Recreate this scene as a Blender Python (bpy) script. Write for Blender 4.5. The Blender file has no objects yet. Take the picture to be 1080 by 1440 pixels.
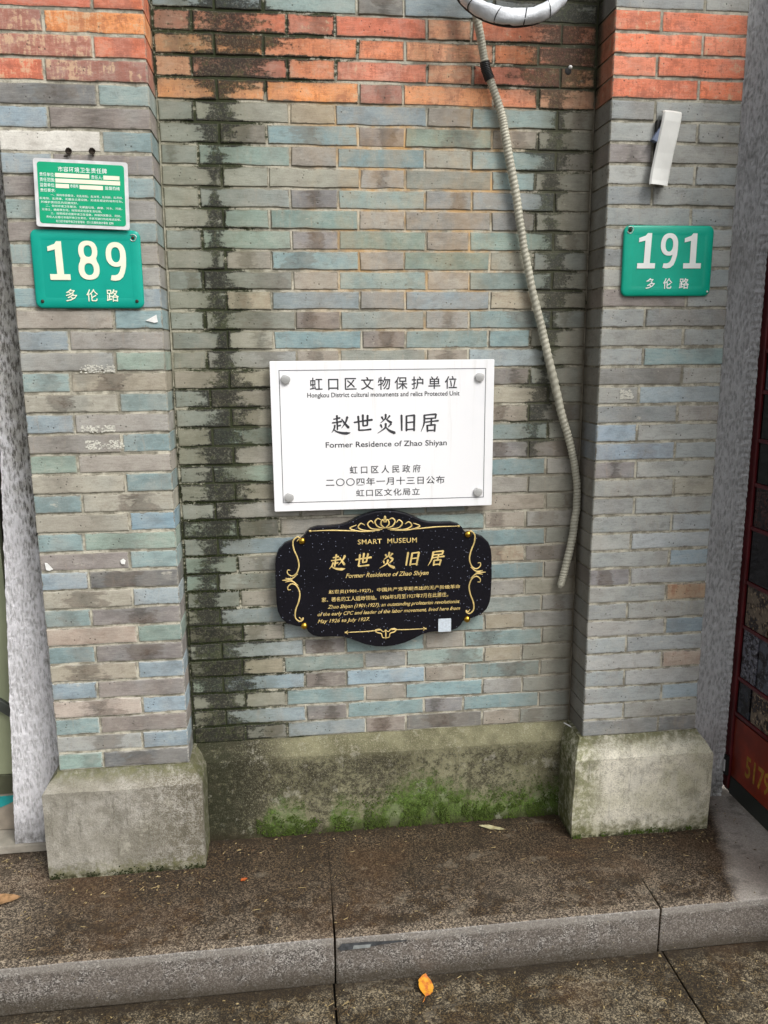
import bpy, bmesh, math, random
from mathutils import Vector, Matrix, noise as mn
R = math.radians
random.seed(7)
S = bpy.context.scene
COL = S.collection

# ---------------------------------------------------------------- camera
cam = bpy.data.cameras.new('camera'); camo = bpy.data.objects.new('camera', cam); COL.objects.link(camo)
yaw, pitch, roll = 0.1180, 0.2002, -0.0074
cy, sy, cp, sp, cr, sr = math.cos(yaw), math.sin(yaw), math.cos(pitch), math.sin(pitch), math.cos(roll), math.sin(roll)
fw = Vector((sy*cp, cy*cp, -sp)); rt = Vector((cy, -sy, 0)); up = rt.cross(fw)
rt2 = cr*rt + sr*up; up2 = -sr*rt + cr*up
m = Matrix.Identity(4)
for i in range(3):
    m[i][0] = rt2[i]; m[i][1] = up2[i]; m[i][2] = -fw[i]
m.translation = Vector((-0.1606, -2.2312, 1.1969))
camo.matrix_world = m
cam.sensor_fit = 'VERTICAL'; cam.sensor_height = 36; cam.sensor_width = 27
cam.lens = 36*1124.1/1440; cam.clip_end = 300; cam.clip_start = 0.05
S.camera = camo

# ---------------------------------------------------------------- sky, sun, exposure
SUN_EL, SUN_AZ = 48.0, 38.0        # azimuth: degrees to the right of straight out of the wall
w = bpy.data.worlds.new('World'); S.world = w; w.use_nodes = True
wt = w.node_tree; wt.nodes.clear()
sky = wt.nodes.new('ShaderNodeTexSky'); sky.sky_type = 'NISHITA'; sky.sun_disc = False
sky.sun_elevation = R(SUN_EL); sky.sun_rotation = R(180 - SUN_AZ)
sky.air_density = 1.0; sky.dust_density = 5.0; sky.ozone_density = 1.0
hs = wt.nodes.new('ShaderNodeHueSaturation'); hs.inputs['Saturation'].default_value = 0.22
bg = wt.nodes.new('ShaderNodeBackground'); bg.inputs['Strength'].default_value = 0.12
wo = wt.nodes.new('ShaderNodeOutputWorld')
wt.links.new(sky.outputs[0], hs.inputs['Color']); wt.links.new(hs.outputs[0], bg.inputs['Color']); wt.links.new(bg.outputs[0], wo.inputs[0])
sl = bpy.data.lights.new('sun', 'SUN'); sl.energy = 1.4; sl.angle = R(24); sl.color = (1.0, 0.98, 0.95)
so = bpy.data.objects.new('sun', sl); COL.objects.link(so)
sdir = Vector((math.sin(R(SUN_AZ))*math.cos(R(SUN_EL)), -math.cos(R(SUN_AZ))*math.cos(R(SUN_EL)), math.sin(R(SUN_EL))))
so.rotation_euler = sdir.to_track_quat('Z', 'Y').to_euler()
so.location = sdir*8
S.view_settings.view_transform = 'Standard'; S.view_settings.look = 'None'
S.view_settings.exposure = 0.58; S.view_settings.gamma = 1; S.view_settings.use_curve_mapping = False

# ---------------------------------------------------------------- node helper
def lin(c):
    c /= 255.0
    return c/12.92 if c <= 0.04045 else ((c+0.055)/1.055)**2.4
def C(r, g, b, k=1.0): return (lin(r)*k, lin(g)*k, lin(b)*k, 1)

class NT:
    def __init__(s, name):
        s.m = bpy.data.materials.new(name); s.m.use_nodes = True; s.t = s.m.node_tree
        s.t.nodes.clear(); s.o = s.t.nodes.new('ShaderNodeOutputMaterial')
        s.b = s.t.nodes.new('ShaderNodeBsdfPrincipled'); s.t.links.new(s.b.outputs[0], s.o.inputs[0])
    def n(s, typ, ins=None, **kw):
        nd = s.t.nodes.new(typ)
        for k, v in kw.items(): setattr(nd, k, v)
        for k, v in (ins or {}).items(): s.set(nd.inputs[k], v)
        return nd
    def set(s, sock, v):
        if isinstance(v, bpy.types.NodeSocket): s.t.links.new(v, sock)
        elif v is not None: sock.default_value = v
    def math(s, op, a, b=None, c=None, clamp=False):
        nd = s.t.nodes.new('ShaderNodeMath'); nd.operation = op; nd.use_clamp = clamp
        s.set(nd.inputs[0], a)
        if b is not None: s.set(nd.inputs[1], b)
        if c is not None: s.set(nd.inputs[2], c)
        return nd.outputs[0]
    def add(s, a, b): return s.math('ADD', a, b)
    def sub(s, a, b): return s.math('SUBTRACT', a, b)
    def mul(s, a, b): return s.math('MULTIPLY', a, b)
    def mix(s, f, a, b, blend='MIX'):
        nd = s.t.nodes.new('ShaderNodeMix'); nd.data_type = 'RGBA'; nd.blend_type = blend; nd.clamp_factor = True
        s.set(nd.inputs[0], f); s.set(nd.inputs[6], a); s.set(nd.inputs[7], b); return nd.outputs[2]
    def step(s, v, lo, hi, a=0.0, b=1.0):
        nd = s.t.nodes.new('ShaderNodeMapRange'); nd.interpolation_type = 'SMOOTHSTEP'
        s.set(nd.inputs[0], v); s.set(nd.inputs[1], lo); s.set(nd.inputs[2], hi); s.set(nd.inputs[3], a); s.set(nd.inputs[4], b)
        return nd.outputs[0]
    def pos(s):
        if not hasattr(s, '_p'):
            s._p = s.n('ShaderNodeNewGeometry').outputs['Position']
            x = s.n('ShaderNodeSeparateXYZ', {0: s._p}); s.x, s.y, s.z = x.outputs
        return s._p
    def noise(s, vec, scale, detail=3, rough=.55, sx=(1, 1, 1), off=(0, 0, 0), dist=0):
        mp = s.n('ShaderNodeMapping', {0: vec}); mp.inputs['Scale'].default_value = sx; s.set(mp.inputs['Location'], off)
        return s.n('ShaderNodeTexNoise', {'Vector': mp.outputs[0], 'Scale': scale, 'Detail': detail, 'Roughness': rough, 'Distortion': dist}).outputs[0]
    def vor(s, vec, scale, out=0, sx=(1, 1, 1), feature='F1', rnd=1):
        mp = s.n('ShaderNodeMapping', {0: vec}); mp.inputs['Scale'].default_value = sx
        nd = s.n('ShaderNodeTexVoronoi', {'Vector': mp.outputs[0], 'Scale': scale, 'Randomness': rnd}, feature=feature)
        return nd.outputs[out]
    def curve(s, v, lo, hi, pts, vmin, vmax):
        """1-D function of v given by (v, value) points"""
        t = s.math('DIVIDE', s.sub(v, lo), hi-lo, clamp=True)
        nd = s.t.nodes.new('ShaderNodeFloatCurve'); cu = nd.mapping.curves[0]
        P = sorted(((a-lo)/(hi-lo), (b-vmin)/(vmax-vmin)) for a, b in pts)
        while len(cu.points) < len(P): cu.points.new(.5, .5)
        for q, (a, b) in zip(cu.points, P): q.location = (a, b); q.handle_type = 'AUTO_CLAMPED'
        nd.mapping.update(); s.set(nd.inputs[1], t)
        return s.math('MULTIPLY_ADD', nd.outputs[0], vmax-vmin, vmin)
    def done(s, color, rough=.8, bumps=(), metal=0, spec=None, coat=None):
        s.set(s.b.inputs['Base Color'], color); s.set(s.b.inputs['Roughness'], rough); s.set(s.b.inputs['Metallic'], metal)
        if spec is not None: s.set(s.b.inputs['Specular IOR Level'], spec)
        if coat is not None: s.set(s.b.inputs['Coat Weight'], coat)
        prev = None
        for hgt, strength, dist in bumps:
            bp = s.n('ShaderNodeBump', {'Height': hgt, 'Strength': strength, 'Distance': dist})
            if prev is not None: s.t.links.new(prev, bp.inputs['Normal'])
            prev = bp.outputs[0]
        if prev is not None: s.t.links.new(prev, s.b.inputs['Normal'])
        return s.m

def plain(name, col, rough=.5, metal=0, var=.12, scale=30, bump=.15, dist=.001, spec=None, coat=None):
    t = NT(name); p = t.pos(); n1 = t.noise(p, scale, 4); n2 = t.noise(p, scale*9, 3)
    c = t.mix(t.step(n1, .35, .7), tuple(v*(1-var) for v in col[:3])+(1,), tuple(min(1, v*(1+var)) for v in col[:3])+(1,))
    return t.done(c, t.math('MULTIPLY_ADD', n1, .2, rough-.1), [(n2, bump, dist)], metal, spec, coat)

# ---- moss and soot streaks on the wall, in the wall's own metres (x along, z up)
L_C = [(2.2,-.32),(2.09,-.31),(2.0,-.265),(1.92,-.30),(1.78,-.32),(1.57,-.345),(1.38,-.345),(1.2,-.335),(1.05,-.335),(.98,-.34),(.88,-.365),(.77,-.35),(.67,-.385),(.56,-.41),(.45,-.415),(.34,-.405),(.22,-.38),(.1,-.40),(0,-.42),(-.1,-.44)]
L_W = [(2.2,.10),(2.09,.12),(2.0,.17),(1.95,.17),(1.90,.13),(1.875,.06),(1.86,.035),(1.80,.060),(1.74,.04),(1.7,.035),(1.64,.016),(1.58,.026),(1.5,.036),(1.44,.018),(1.38,.038),(1.3,.038),(1.22,.020),(1.14,.05),(1.05,.085),(.98,.075),(.92,.09),(.86,.06),(.80,.10),(.74,.05),(.68,.09),(.6,.045),(.5,.045),(.42,.06),(.35,.12),(.28,.09),(.2,.12),(.12,.09),(.05,.13),(0,.16),(-.1,.2)]
R_C = [(2.2,.64),(2.1,.63),(2.0,.64),(1.93,.62),(1.85,.62),(1.72,.61),(1.6,.60),(1.4,.63),(1.1,.60),(.9,.57),(.6,.55)]
R_W = [(2.2,.13),(2.1,.13),(2.0,.14),(1.93,.13),(1.87,.05),(1.8,.025),(1.73,.06),(1.68,.04),(1.55,.035),(1.4,.045),(1.2,.025),(1.0,.04),(.9,.02),(.8,.0),(.6,0)]
def stain(t, joint, rnd=.5):
    """0..1 darkness; joint = 0..1 closeness to a mortar joint"""
    p = t.pos()
    n = t.noise(p, 16, 5, .65, (1, 1, 1.2)); nf = t.noise(p, 110, 5, .75); nh = t.noise(p, 26, 4, .7, (.40, 1, 1.8)); nz = t.noise(p, 170, 5, .8)
    rec = t.step(t.y, .07, .11)
    out = []
    for cs, ws, k in ((L_C, L_W, 1.0), (R_C, R_W, .85)):
        c = t.curve(t.z, -.1, 2.2, cs, -1, 1); ww = t.curve(t.z, -.1, 2.2, ws, 0, .3)
        wj = t.add(t.mul(ww, t.math('MULTIPLY_ADD', joint, .95, .66)), t.mul(joint, .016 if k == 1 else .010))
        d = t.math('DIVIDE', t.math('ABSOLUTE', t.sub(t.x, c)), t.add(wj, .001))
        v = t.add(t.sub(1.25, d), t.mul(t.sub(n, .5), 2.4))
        v = t.add(t.add(v, t.mul(t.sub(nf, .5), 2.4)), t.mul(t.sub(nh, .5), 3.4))
        v = t.add(v, t.math('MULTIPLY_ADD', rnd, .6, -.3))
        hl = t.mul(t.mul(t.step(v, -2.6, .6), on_:=t.step(ww, .003, .02)), rec); t.halo = hl if k == 1.0 else t.math('MAXIMUM', t.halo, hl)
        fine = t.step(t.add(t.add(nz, t.mul(joint, .16)), t.mul(v, .10)), .44, .60)
        v = t.mul(t.step(v, .05, .60), t.math('MULTIPLY_ADD', fine, .46, .54))
        on = t.step(ww, .003, .02)
        out.append(t.mul(t.mul(t.mul(v, on), k), rec))
    return t.math('MAXIMUM', out[0], out[1])

def wall_tints(t, col, joint=None):
    """broad olive weathering and rust-coloured run-off below the red courses, plus painted shade and grime on the right reveal"""
    p = t.pos(); n = t.noise(p, 5, 4, .6)
    rec = t.step(t.y, .07, .11)
    o = t.mul(t.mul(t.step(t.x, -.12, -.30), rec), t.math('MULTIPLY_ADD', n, .5, .15))
    col = t.mix(t.mul(o, .75), col, C(118, 120, 92, .85))
    o2 = t.mul(t.mul(t.step(t.x, .48, .62), rec), t.math('MULTIPLY_ADD', n, .4, .2))
    col = t.mix(o2, col, C(122, 114, 98, .8))
    s = t.noise(p, 8, 5, .65, (1.2, 1, .8), (3, 0, 1))
    r = t.mul(t.mul(t.step(s, .40, .62), t.step(t.z, .95, 1.6)), t.mul(rec, t.step(t.z, 1.88, 1.84)))
    r = t.mul(r, t.mul(t.step(t.x, -.22, .08), t.step(t.x, .56, .42)))
    col = t.mix(t.mul(r, .20 if joint is None else .80), col, C(202, 160, 104))
    g = t.mul(t.mul(t.step(t.x, .70, .72), t.step(t.x, .738, .732)), t.step(t.y, .004, .012))  # right pier's reveal: its shade and some grime, mixed into the colour as brown
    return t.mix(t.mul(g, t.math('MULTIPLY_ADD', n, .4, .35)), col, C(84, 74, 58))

# ---- brick: colour comes from the object's own colour, alpha is how smoked its middle is
def brick_mat():
    t = NT('brick_face'); p = t.pos(); oi = t.n('ShaderNodeObjectInfo'); rnd = oi.outputs['Random']
    tc = t.n('ShaderNodeTexCoord').outputs['Object']
    off = t.n('ShaderNodeCombineXYZ', {0: t.mul(rnd, 31.0), 1: t.mul(rnd, 17.0), 2: t.mul(rnd, 53.0)}).outputs[0]
    edge = t.n('ShaderNodeAttribute', attribute_name='edge').outputs['Fac']
    n1 = t.noise(tc, 14, 4, .6, (1, 1, 1.6), off); n2 = t.noise(tc, 70, 4, .65, (.45, 1, 2.2), off); n3 = t.noise(tc, 320, 3, .7, (1, 1, 1), off)
    base = oi.outputs['Color']
    dark = t.mix(1.0, base, (.60, .58, .56, 1), 'MULTIPLY'); light = t.mix(.34, base, C(200, 196, 182))
    n4 = t.noise(tc, 36, 6, .78, (.7, 1, 1.2), off); n5 = t.noise(tc, 48, 4, .7, (1.6, 1, .28), off); n6 = t.noise(tc, 150, 4, .7, (.22, 1, 2.6), off)
    c = t.mix(t.step(n1, .30, .56), t.mix(.55, base, dark), base); c = t.mix(t.mul(t.step(n1, .52, .75), .7), c, light)
    c = t.mix(t.mul(t.step(n4, .52, .66), .55), c, light); c = t.mix(t.mul(t.step(n4, .48, .34), .60), c, dark)
    c = t.mix(t.mul(t.step(n6, .52, .66), .35), c, light); c = t.mix(t.mul(t.step(n6, .48, .34), .45), c, dark)
    c = t.mix(t.mul(t.step(n5, .54, .70), t.mul(t.step(t.math('FRACT', t.mul(rnd, 3.7)), .3, .8), .5)), c, t.mix(.5, c, C(176, 158, 136)))
    nb = t.noise(tc, 9, 2, .5, (1, 1, .6), off)
    c = t.mix(t.mul(t.step(nb, .5, .66), .22), c, C(158, 149, 138)); c = t.mix(t.mul(t.step(nb, .46, .3), .18), c, C(124, 140, 142))
    # kiln smoke in the middle of the brick
    gen = t.n('ShaderNodeSeparateXYZ', {0: t.n('ShaderNodeTexCoord').outputs['Generated']})
    gx = t.math('ABSOLUTE', t.sub(gen.outputs[0], t.math('MULTIPLY_ADD', rnd, .5, .25)))
    sm = t.add(t.sub(.62, t.mul(gx, 2.3)), t.mul(t.sub(n1, .5), 1.6)); sm = t.add(sm, t.mul(t.sub(n2, .5), .9))
    sm = t.add(sm, t.mul(t.sub(n4, .5), 1.5)); smoke = t.mul(t.step(sm, .10, .42), t.math('MULTIPLY', t.sub(1.0, oi.outputs['Alpha']), 1.7, clamp=True))
    c = t.mix(t.mul(smoke, t.step(n4, .30, .55, .95, .55)), c, t.mix(t.step(n1, .4, .6), C(66, 62, 56), C(88, 76, 66)))
    rgbs = t.n('ShaderNodeSeparateColor', {0: base}); red = t.step(t.sub(rgbs.outputs[0], t.mul(rgbs.outputs[2], 1.0)), .12, .25)
    lw = t.mul(t.step(t.add(t.add(n5, t.mul(t.sub(n4, .5), 1.2)), t.step(t.x, -.45, -.6, -.07, .05)), .56, .66), t.mul(red, t.step(t.math('FRACT', t.mul(rnd, 5.13)), .35, .6)))
    c = t.mix(t.mul(lw, .6), c, C(214, 184, 148))
    sc = t.mul(t.step(t.add(n4, t.mul(t.sub(n5, .5), .8)), .50, .40), red); c = t.mix(t.mul(sc, .35), c, C(150, 84, 66))
    # lime bloom and pits
    bl = t.mul(t.step(t.noise(tc, 30, 5, .7, (.6, 1, 1.3), off), .64, .72), t.step(t.math('FRACT', t.mul(rnd, 7.31)), .62, .7))
    c = t.mix(t.mul(bl, .55), c, C(205, 200, 184))
    pit = t.mul(t.step(t.vor(tc, 55), .16, .09), t.step(t.noise(tc, 20, 2, .5, (1, 1, 1), off), .52, .6))
    c = t.mix(t.mul(pit, .75), c, C(58, 54, 48))
    c = t.mix(t.step(n3, .35, .7, .0, .16), c, C(70, 66, 60))
    # mortar smeared over the arris
    em = t.step(t.add(edge, t.mul(t.sub(n2, .5), 2.0)), .62, .12)
    c = t.mix(t.mul(em, .50), c, t.mix(t.step(t.z, 1.0, .1), C(150, 145, 128), C(186, 184, 174)))
    ed = t.step(t.add(edge, t.mul(t.sub(n1, .5), 2.2)), .38, .0)
    c = t.mix(t.mul(ed, .32), c, C(92, 86, 76))
    ch = t.step(t.add(t.noise(tc, 34, 5, .75, (1, 1, 1), off), t.mul(edge, -.22)), .475, .50)
    c = t.mix(t.mul(ch, .75), c, t.mix(n4, C(84, 80, 72), C(140, 134, 122)))
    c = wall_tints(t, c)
    st = stain(t, t.sub(1.0, edge), rnd); c = t.mix(t.mul(t.halo, .30), c, C(78, 80, 60))
    mn_ = t.noise(p, 60, 5, .75); mossc = t.mix(t.step(t.add(mn_, t.mul(t.sub(t.noise(p, 9, 2), .5), .5)), .48, .62), C(22, 23, 17), C(50, 55, 30)); mossc = t.mix(t.mul(t.step(t.noise(p, 230, 4, .75), .55, .66), .55), mossc, C(124, 118, 98))
    c = t.mix(t.mul(st, .90), c, mossc)
    h = t.add(t.add(t.mul(n2, .35), t.mul(n4, .6)), t.add(t.mul(n3, .3), t.mul(pit, -.9))); h = t.add(t.add(h, t.mul(n1, .9)), t.mul(ch, -1.6))
    return t.done(c, t.math('MULTIPLY_ADD', n1, .2, .68), [(h, .55, .0016), (t.mul(st, t.noise(p, 150, 4, .7)), .5, .003)], spec=.35)

def mortar_mat():
    t = NT('lime_mortar'); p = t.pos(); n1 = t.noise(p, 22, 4, .6); n2 = t.noise(p, 160, 4, .7)
    c = t.mix(t.step(n1, .38, .62), C(134, 130, 116), C(192, 187, 170)); c = t.mix(t.mul(t.step(n2, .5, .7), .45), c, C(72, 68, 58))
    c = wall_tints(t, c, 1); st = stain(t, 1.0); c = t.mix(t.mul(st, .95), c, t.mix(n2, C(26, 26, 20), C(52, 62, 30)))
    return t.done(c, .9, [(n2, .8, .002), (n1, .5, .003)], spec=.2)

# ---- rendered plinths
def plinth_mat(kind):
    t = NT('weathered_cement_render_'+kind); p = t.pos()
    n1 = t.noise(p, 7, 5, .6); n2 = t.noise(p, 45, 5, .7); n3 = t.noise(p, 260, 4, .75); n4 = t.noise(p, 3.3, 3, .5, (1, 1, 1), (4, 2, 1))
    if kind == 'recess':
        c = t.mix(t.step(n1, .35, .65), C(94, 91, 68), C(130, 127, 100))
        sp = t.add(t.add(n2, t.mul(t.sub(n3, .5), 1.3)), t.step(t.x, .10, -.36, 0, .20))
        sp = t.add(sp, t.mul(t.sub(n4, .5), .8))
        low = t.step(t.z, -.035, -.085)
        sp = t.add(sp, t.mul(t.sub(t.noise(p, 120, 4, .8), .5), .9)); blk = t.step(sp, .44, .60)
        c = t.mix(t.mul(blk, t.math('MAXIMUM', t.mul(low, .93), t.step(t.x, -.1, -.34))), c, C(46, 42, 30))
        c = t.mix(t.mul(t.step(n3, .52, .64), .5), c, C(172, 168, 144))
        c = t.mix(t.mul(t.step(t.x, -.25, -.42), t.step(n2, .3, .55, .3, .85)), c, C(44, 46, 30))
        # green growth along the foot
        ctr = t.curve(t.x, -.5, .8, [(-.5,-.30),(-.3,-.26),(-.22,-.17),(-.15,-.20),(-.1,-.29),(-.04,-.18),(.04,-.22),(.14,-.15),(.24,-.12),(.34,-.15),(.45,-.19),(.55,-.19),(.68,-.17),(.8,-.2)], -.4, 0)
        g = t.add(t.mul(t.sub(ctr, t.z), 9.0), t.mul(t.sub(n2, .5), 2.2)); g = t.add(g, t.mul(t.sub(n3, .5), 1.1)); g = t.mul(t.step(g, .0, .9), t.step(t.x, -.36, -.24, .15, 1))
        gc = t.mix(t.step(n3, .35, .65), C(48, 66, 24), C(96, 124, 48)); gc = t.mix(t.step(t.noise(p, 16, 3), .52, .66, 0, .7), gc, C(126, 136, 98))
        c = t.mix(t.mul(g, .88), c, gc)
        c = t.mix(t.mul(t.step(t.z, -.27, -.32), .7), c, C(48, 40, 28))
    else:
        a, b = (C(136, 132, 120), C(166, 162, 152)) if kind == 'left' else (C(186, 182, 158), C(222, 217, 200))
        c = t.mix(t.step(n1, .35, .65), a, b)
        c = t.mix(t.mul(t.step(t.add(n3, t.mul(t.sub(n2, .5), .5)), .48, .62), .5), c, C(92, 86, 72))
        c = t.mix(t.mul(t.step(t.add(n2, t.mul(t.sub(n3, .5), .8)), .58, .7), .4), c, C(196, 192, 178))
        if kind == 'left':
            d = t.mul(t.step(t.x, -.76, -.46), t.step(t.add(n2, t.mul(t.sub(n3, .5), 1.4)), .40, .56))
            c = t.mix(t.mul(d, .7), c, C(84, 76, 58))
        else:
            c = t.mix(t.mul(t.step(t.x, .80, .71), t.step(n2, .4, .6, .2, .7)), c, C(112, 116, 66))
            c = t.mix(t.mul(t.step(t.noise(p, 11, 4, .6, (1, 1, .5)), .58, .68), .5), c, C(206, 202, 188))
        side = t.step(t.y, -.04, .0)
        c = t.mix(t.mul(side, t.step(n2, .3, .6, .3, .85)), c, C(74, 78, 44))
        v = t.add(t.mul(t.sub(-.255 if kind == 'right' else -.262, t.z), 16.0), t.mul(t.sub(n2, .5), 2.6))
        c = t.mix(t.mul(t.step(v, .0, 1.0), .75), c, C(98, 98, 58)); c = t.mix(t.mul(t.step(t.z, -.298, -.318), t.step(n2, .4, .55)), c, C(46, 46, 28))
        cap = t.step(t.z, -.05, -.0); c = t.mix(t.mul(cap, t.step(n2, .42, .62, .1, .4)), c, C(122, 118, 88))
    stv = t.noise(p, 22, 5, .75, (1.6, 1, .22)); c = t.mix(t.mul(t.step(stv, .54, .66), t.mul(t.step(t.z, -.03, -.09), .40)), c, C(70, 66, 50))
    vg = t.noise(p, 13, 6, .78); c = t.mix(t.mul(t.step(vg, .50, .62), .28), c, C(74, 70, 56)); c = t.mix(t.mul(t.step(vg, .44, .34), .25), c, C(206, 202, 186))
    return t.done(c, .86, [(n3, .7, .0024), (n2, .8, .005), (n1, .5, .006)], spec=.25)

# ---- speckled granite
def granite(name, dark, mid, light, wet, tone, dry=False, riser=False):
    t = NT(name); p = t.pos()
    v1 = t.vor(p, 330, 1); g = t.n('ShaderNodeSeparateColor', {0: v1}).outputs[0]
    n1 = t.noise(p, 4.2, 5, .62); n2 = t.noise(p, 300, 5, .8); n3 = t.noise(p, 28, 4, .65)
    gg = t.add(t.mul(g, .50), t.add(t.mul(n2, .30), t.mul(n3, .20)))
    gg2 = t.add(gg, t.mul(t.sub(t.noise(p, 130, 4, .8), .5), .5)); c = t.mix(t.step(gg2, .36, .50), dark, mid); c = t.mix(t.step(gg2, .56, .68), c, light)
    wetm = t.step(t.add(n1, t.mul(t.sub(n3, .5), 1.1)), .36, .60)
    if riser:
        c = t.mix(t.mul(wetm, wet), c, C(96, 88, 80)); low = t.add(t.z, t.mul(t.sub(n1, .5), .09)); c = t.mix(t.mul(t.step(low, -.385, -.45), .8), c, C(56, 49, 37)); c = t.mix(t.mul(t.step(t.z, -.350, -.335), .30), c, C(176, 172, 164))
    else:
        wetc = t.mix(1.0, c, tone, 'MULTIPLY')
        if dry:
            dd = t.step(t.add(t.add(t.x, t.mul(t.y, -.35)), t.mul(t.sub(n1, .5), .10)), 1.165, 1.215)
            dl = t.step(t.add(t.x, t.mul(t.sub(n3, .5), .1)), -.80, -.98)
            near = t.step(t.add(t.y, t.mul(t.sub(n1, .5), .35)), -.37, -.10, .55, 1)
            wf = t.mul(t.math('MAXIMUM', t.mul(wetm, wet), t.mul(near, .92)), t.sub(1.0, t.math('MAXIMUM', dd, t.mul(dl, .6))))
            nose = t.step(t.add(t.y, t.mul(t.sub(n3, .5), .02)), -.352, -.366); wf = t.mul(wf, t.sub(1.0, t.mul(nose, .62))); c = t.mix(wf, c, wetc)
            c = t.mix(t.mul(dd, .85), c, t.mix(gg, C(150, 144, 138), C(186, 180, 172)))
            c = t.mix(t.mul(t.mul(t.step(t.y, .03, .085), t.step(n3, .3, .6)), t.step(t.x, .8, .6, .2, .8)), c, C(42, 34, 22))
        else:
            c = t.mix(t.mul(wetm, wet), c, wetc)
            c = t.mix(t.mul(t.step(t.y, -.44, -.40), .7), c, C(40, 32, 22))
        br = t.step(t.noise(p, 2.6, 3, .6, (1, 1, 1), (9, 4, 0)), .5, .66)
        c = t.mix(t.mul(br, .28), c, C(84, 58, 34)); bb_ = t.noise(p, 9, 5, .7, (1, 1.5, 1)); c = t.mix(t.mul(t.step(bb_, .50, .64), .0 if riser else .45), c, C(40, 34, 25)); c = t.mix(t.mul(t.step(bb_, .42, .32), .22), c, C(150, 142, 126))
    # scattered grit and pale fibres
    gr = t.step(t.vor(p, 70), .13, .06); c = t.mix(t.mul(gr, t.mul(t.step(n3, .5, .6), .7)), c, C(190, 176, 140))
    return t.done(c, t.math('MULTIPLY_ADD', n1, .3, .5), [(n2, .5, .0015), (gg, .45, .0012), (n3, .35, .003)], spec=.4)

def stucco(name, side):
    t = NT(name); p = t.pos()
    n1 = t.noise(p, 5, 4, .6); f = t.noise(p, 165, 6, .85, (1.5, 1.5, .26)); v = t.vor(p, 110, 0, (1, 1, .40)); n2 = t.noise(p, 30, 4, .7)
    if side == 'left':
        dk = t.add(t.step(t.z, .35, 1.1, -.05, .32), t.mul(t.sub(n2, .5), .8)); dk = t.add(dk, t.step(t.x, -1.0, -.875, -.12, .2))
        a = t.mix(t.step(dk, .02, .42), C(198, 197, 198), C(104, 101, 94)); b = t.mix(t.step(dk, .1, .6), C(238, 237, 240), C(186, 184, 176))
    else:
        a = C(190, 191, 191); b = C(236, 237, 238)
    c = t.mix(t.step(t.add(f, t.mul(t.sub(v, .4), .25)), .42, .58), a, b)
    c = t.mix(t.mul(t.step(n1, .5, .7), .3), c, C(126, 122, 116))
    c = t.mix(t.mul(t.step(t.z, -.18, -.32), t.step(n2, .35, .6, .2, .9)), c, C(104, 102, 96))
    return t.done(c, .9, [(f, 1.0, .006), (v, .7, .004)], spec=.2)

M = {}
M['brick'] = brick_mat(); M['mortar'] = mortar_mat()
M['pl_l'] = plinth_mat('left'); M['pl_r'] = plinth_mat('right'); M['pl_c'] = plinth_mat('recess')
M['slab'] = granite('wet_granite_step', C(56, 48, 40), C(108, 98, 86), C(172, 158, 138), 1.0, (.25, .20, .145, 1), dry=True)
M['riser'] = granite('granite_riser', C(66, 62, 58), C(116, 111, 106), C(170, 165, 158), .65, (1, 1, 1, 1), riser=True)
M['pave'] = granite('wet_granite_paving', C(46, 41, 32), C(88, 80, 66), C(146, 134, 110), 1.0, (.34, .285, .20, 1))
M['stucco_l'] = stucco('combed_grey_stucco_left', 'left'); M['stucco_r'] = stucco('combed_grey_stucco_right', 'right')
t = NT('white_sheet'); p = t.pos(); g1 = t.noise(p, 26, 5, .7, (1, 1, .07)); g2 = t.noise(p, 5, 3)
c = t.mix(t.mul(t.step(g1, .54, .72), .5), C(241, 241, 242), C(220, 219, 214)); c = t.mix(t.mul(t.step(g2, .5, .7), .25), c, C(226, 229, 233))
M['white_enamel'] = t.done(c, .34, [(t.noise(p, 8, 2), .03, .001)], coat=.15)
M['ink'] = plain('dark_ink', C(52, 52, 56), .5)
M['rule'] = plain('grey_rule', C(96, 98, 102), .5)
M['steel'] = plain('brushed_steel', C(206, 206, 204), .32, .55)
M['gold'] = plain('gold_paint', C(218, 192, 124), .45, .1, var=.18, scale=60)
M['brass'] = plain('brass', C(206, 164, 62), .22, 1.0)
M['edge_white'] = plain('white_edge', C(214, 214, 214), .5)
M['cream'] = plain('cream_enamel', C(238, 240, 214), .35, var=.04, bump=.03)
M['cream_w'] = plain('white_enamel_figures', C(244, 248, 244), .35, var=.03, bump=.03)
M['pale_label'] = plain('pale_paper_label', C(196, 206, 214), .6, var=.1, scale=160)
M['bar_cream'] = plain('cream_tape', C(240, 236, 214), .6, var=.04)
M['tape_w'] = plain('white_wrapping_tape', C(218, 222, 226), .38, var=.10, scale=24, bump=.5, dist=.002)
M['tape_k'] = plain('black_tape', C(30, 30, 30), .45)
M['cable'] = plain('grey_plastic_conduit', C(176, 173, 156), .55, var=.14, scale=16)
M['rust'] = plain('rusty_iron', C(52, 42, 32), .8, .2)
M['black_hole'] = plain('dark_rubber', C(24, 23, 22), .7)
M['paper'] = plain('white_paper_scrap', C(230, 230, 226), .7)
M['chalk'] = plain('chalky_paint', C(204, 202, 190), .8)
M['pvc'] = plain('white_pvc', C(222, 222, 216), .45, var=.08, scale=9, bump=.08)
M['pvc_blue'] = plain('bluish_plastic', C(104, 116, 140), .5)
def black_granite():
    t = NT('polished_black_stone'); p = t.pos()
    v = t.vor(p, 190); r = t.n('ShaderNodeSeparateColor', {0: t.vor(p, 190, 1)}).outputs[0]
    f = t.mul(t.step(v, .26, .12), t.step(r, .84, .92))
    n = t.noise(p, 14, 3)
    c = t.mix(f, t.mix(n, C(13, 13, 18), C(23, 22, 29)), C(150, 156, 176))
    return t.done(c, .22, [(t.noise(p, 40, 2), .03, .001)], spec=.3)
M['black'] = black_granite()
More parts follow.
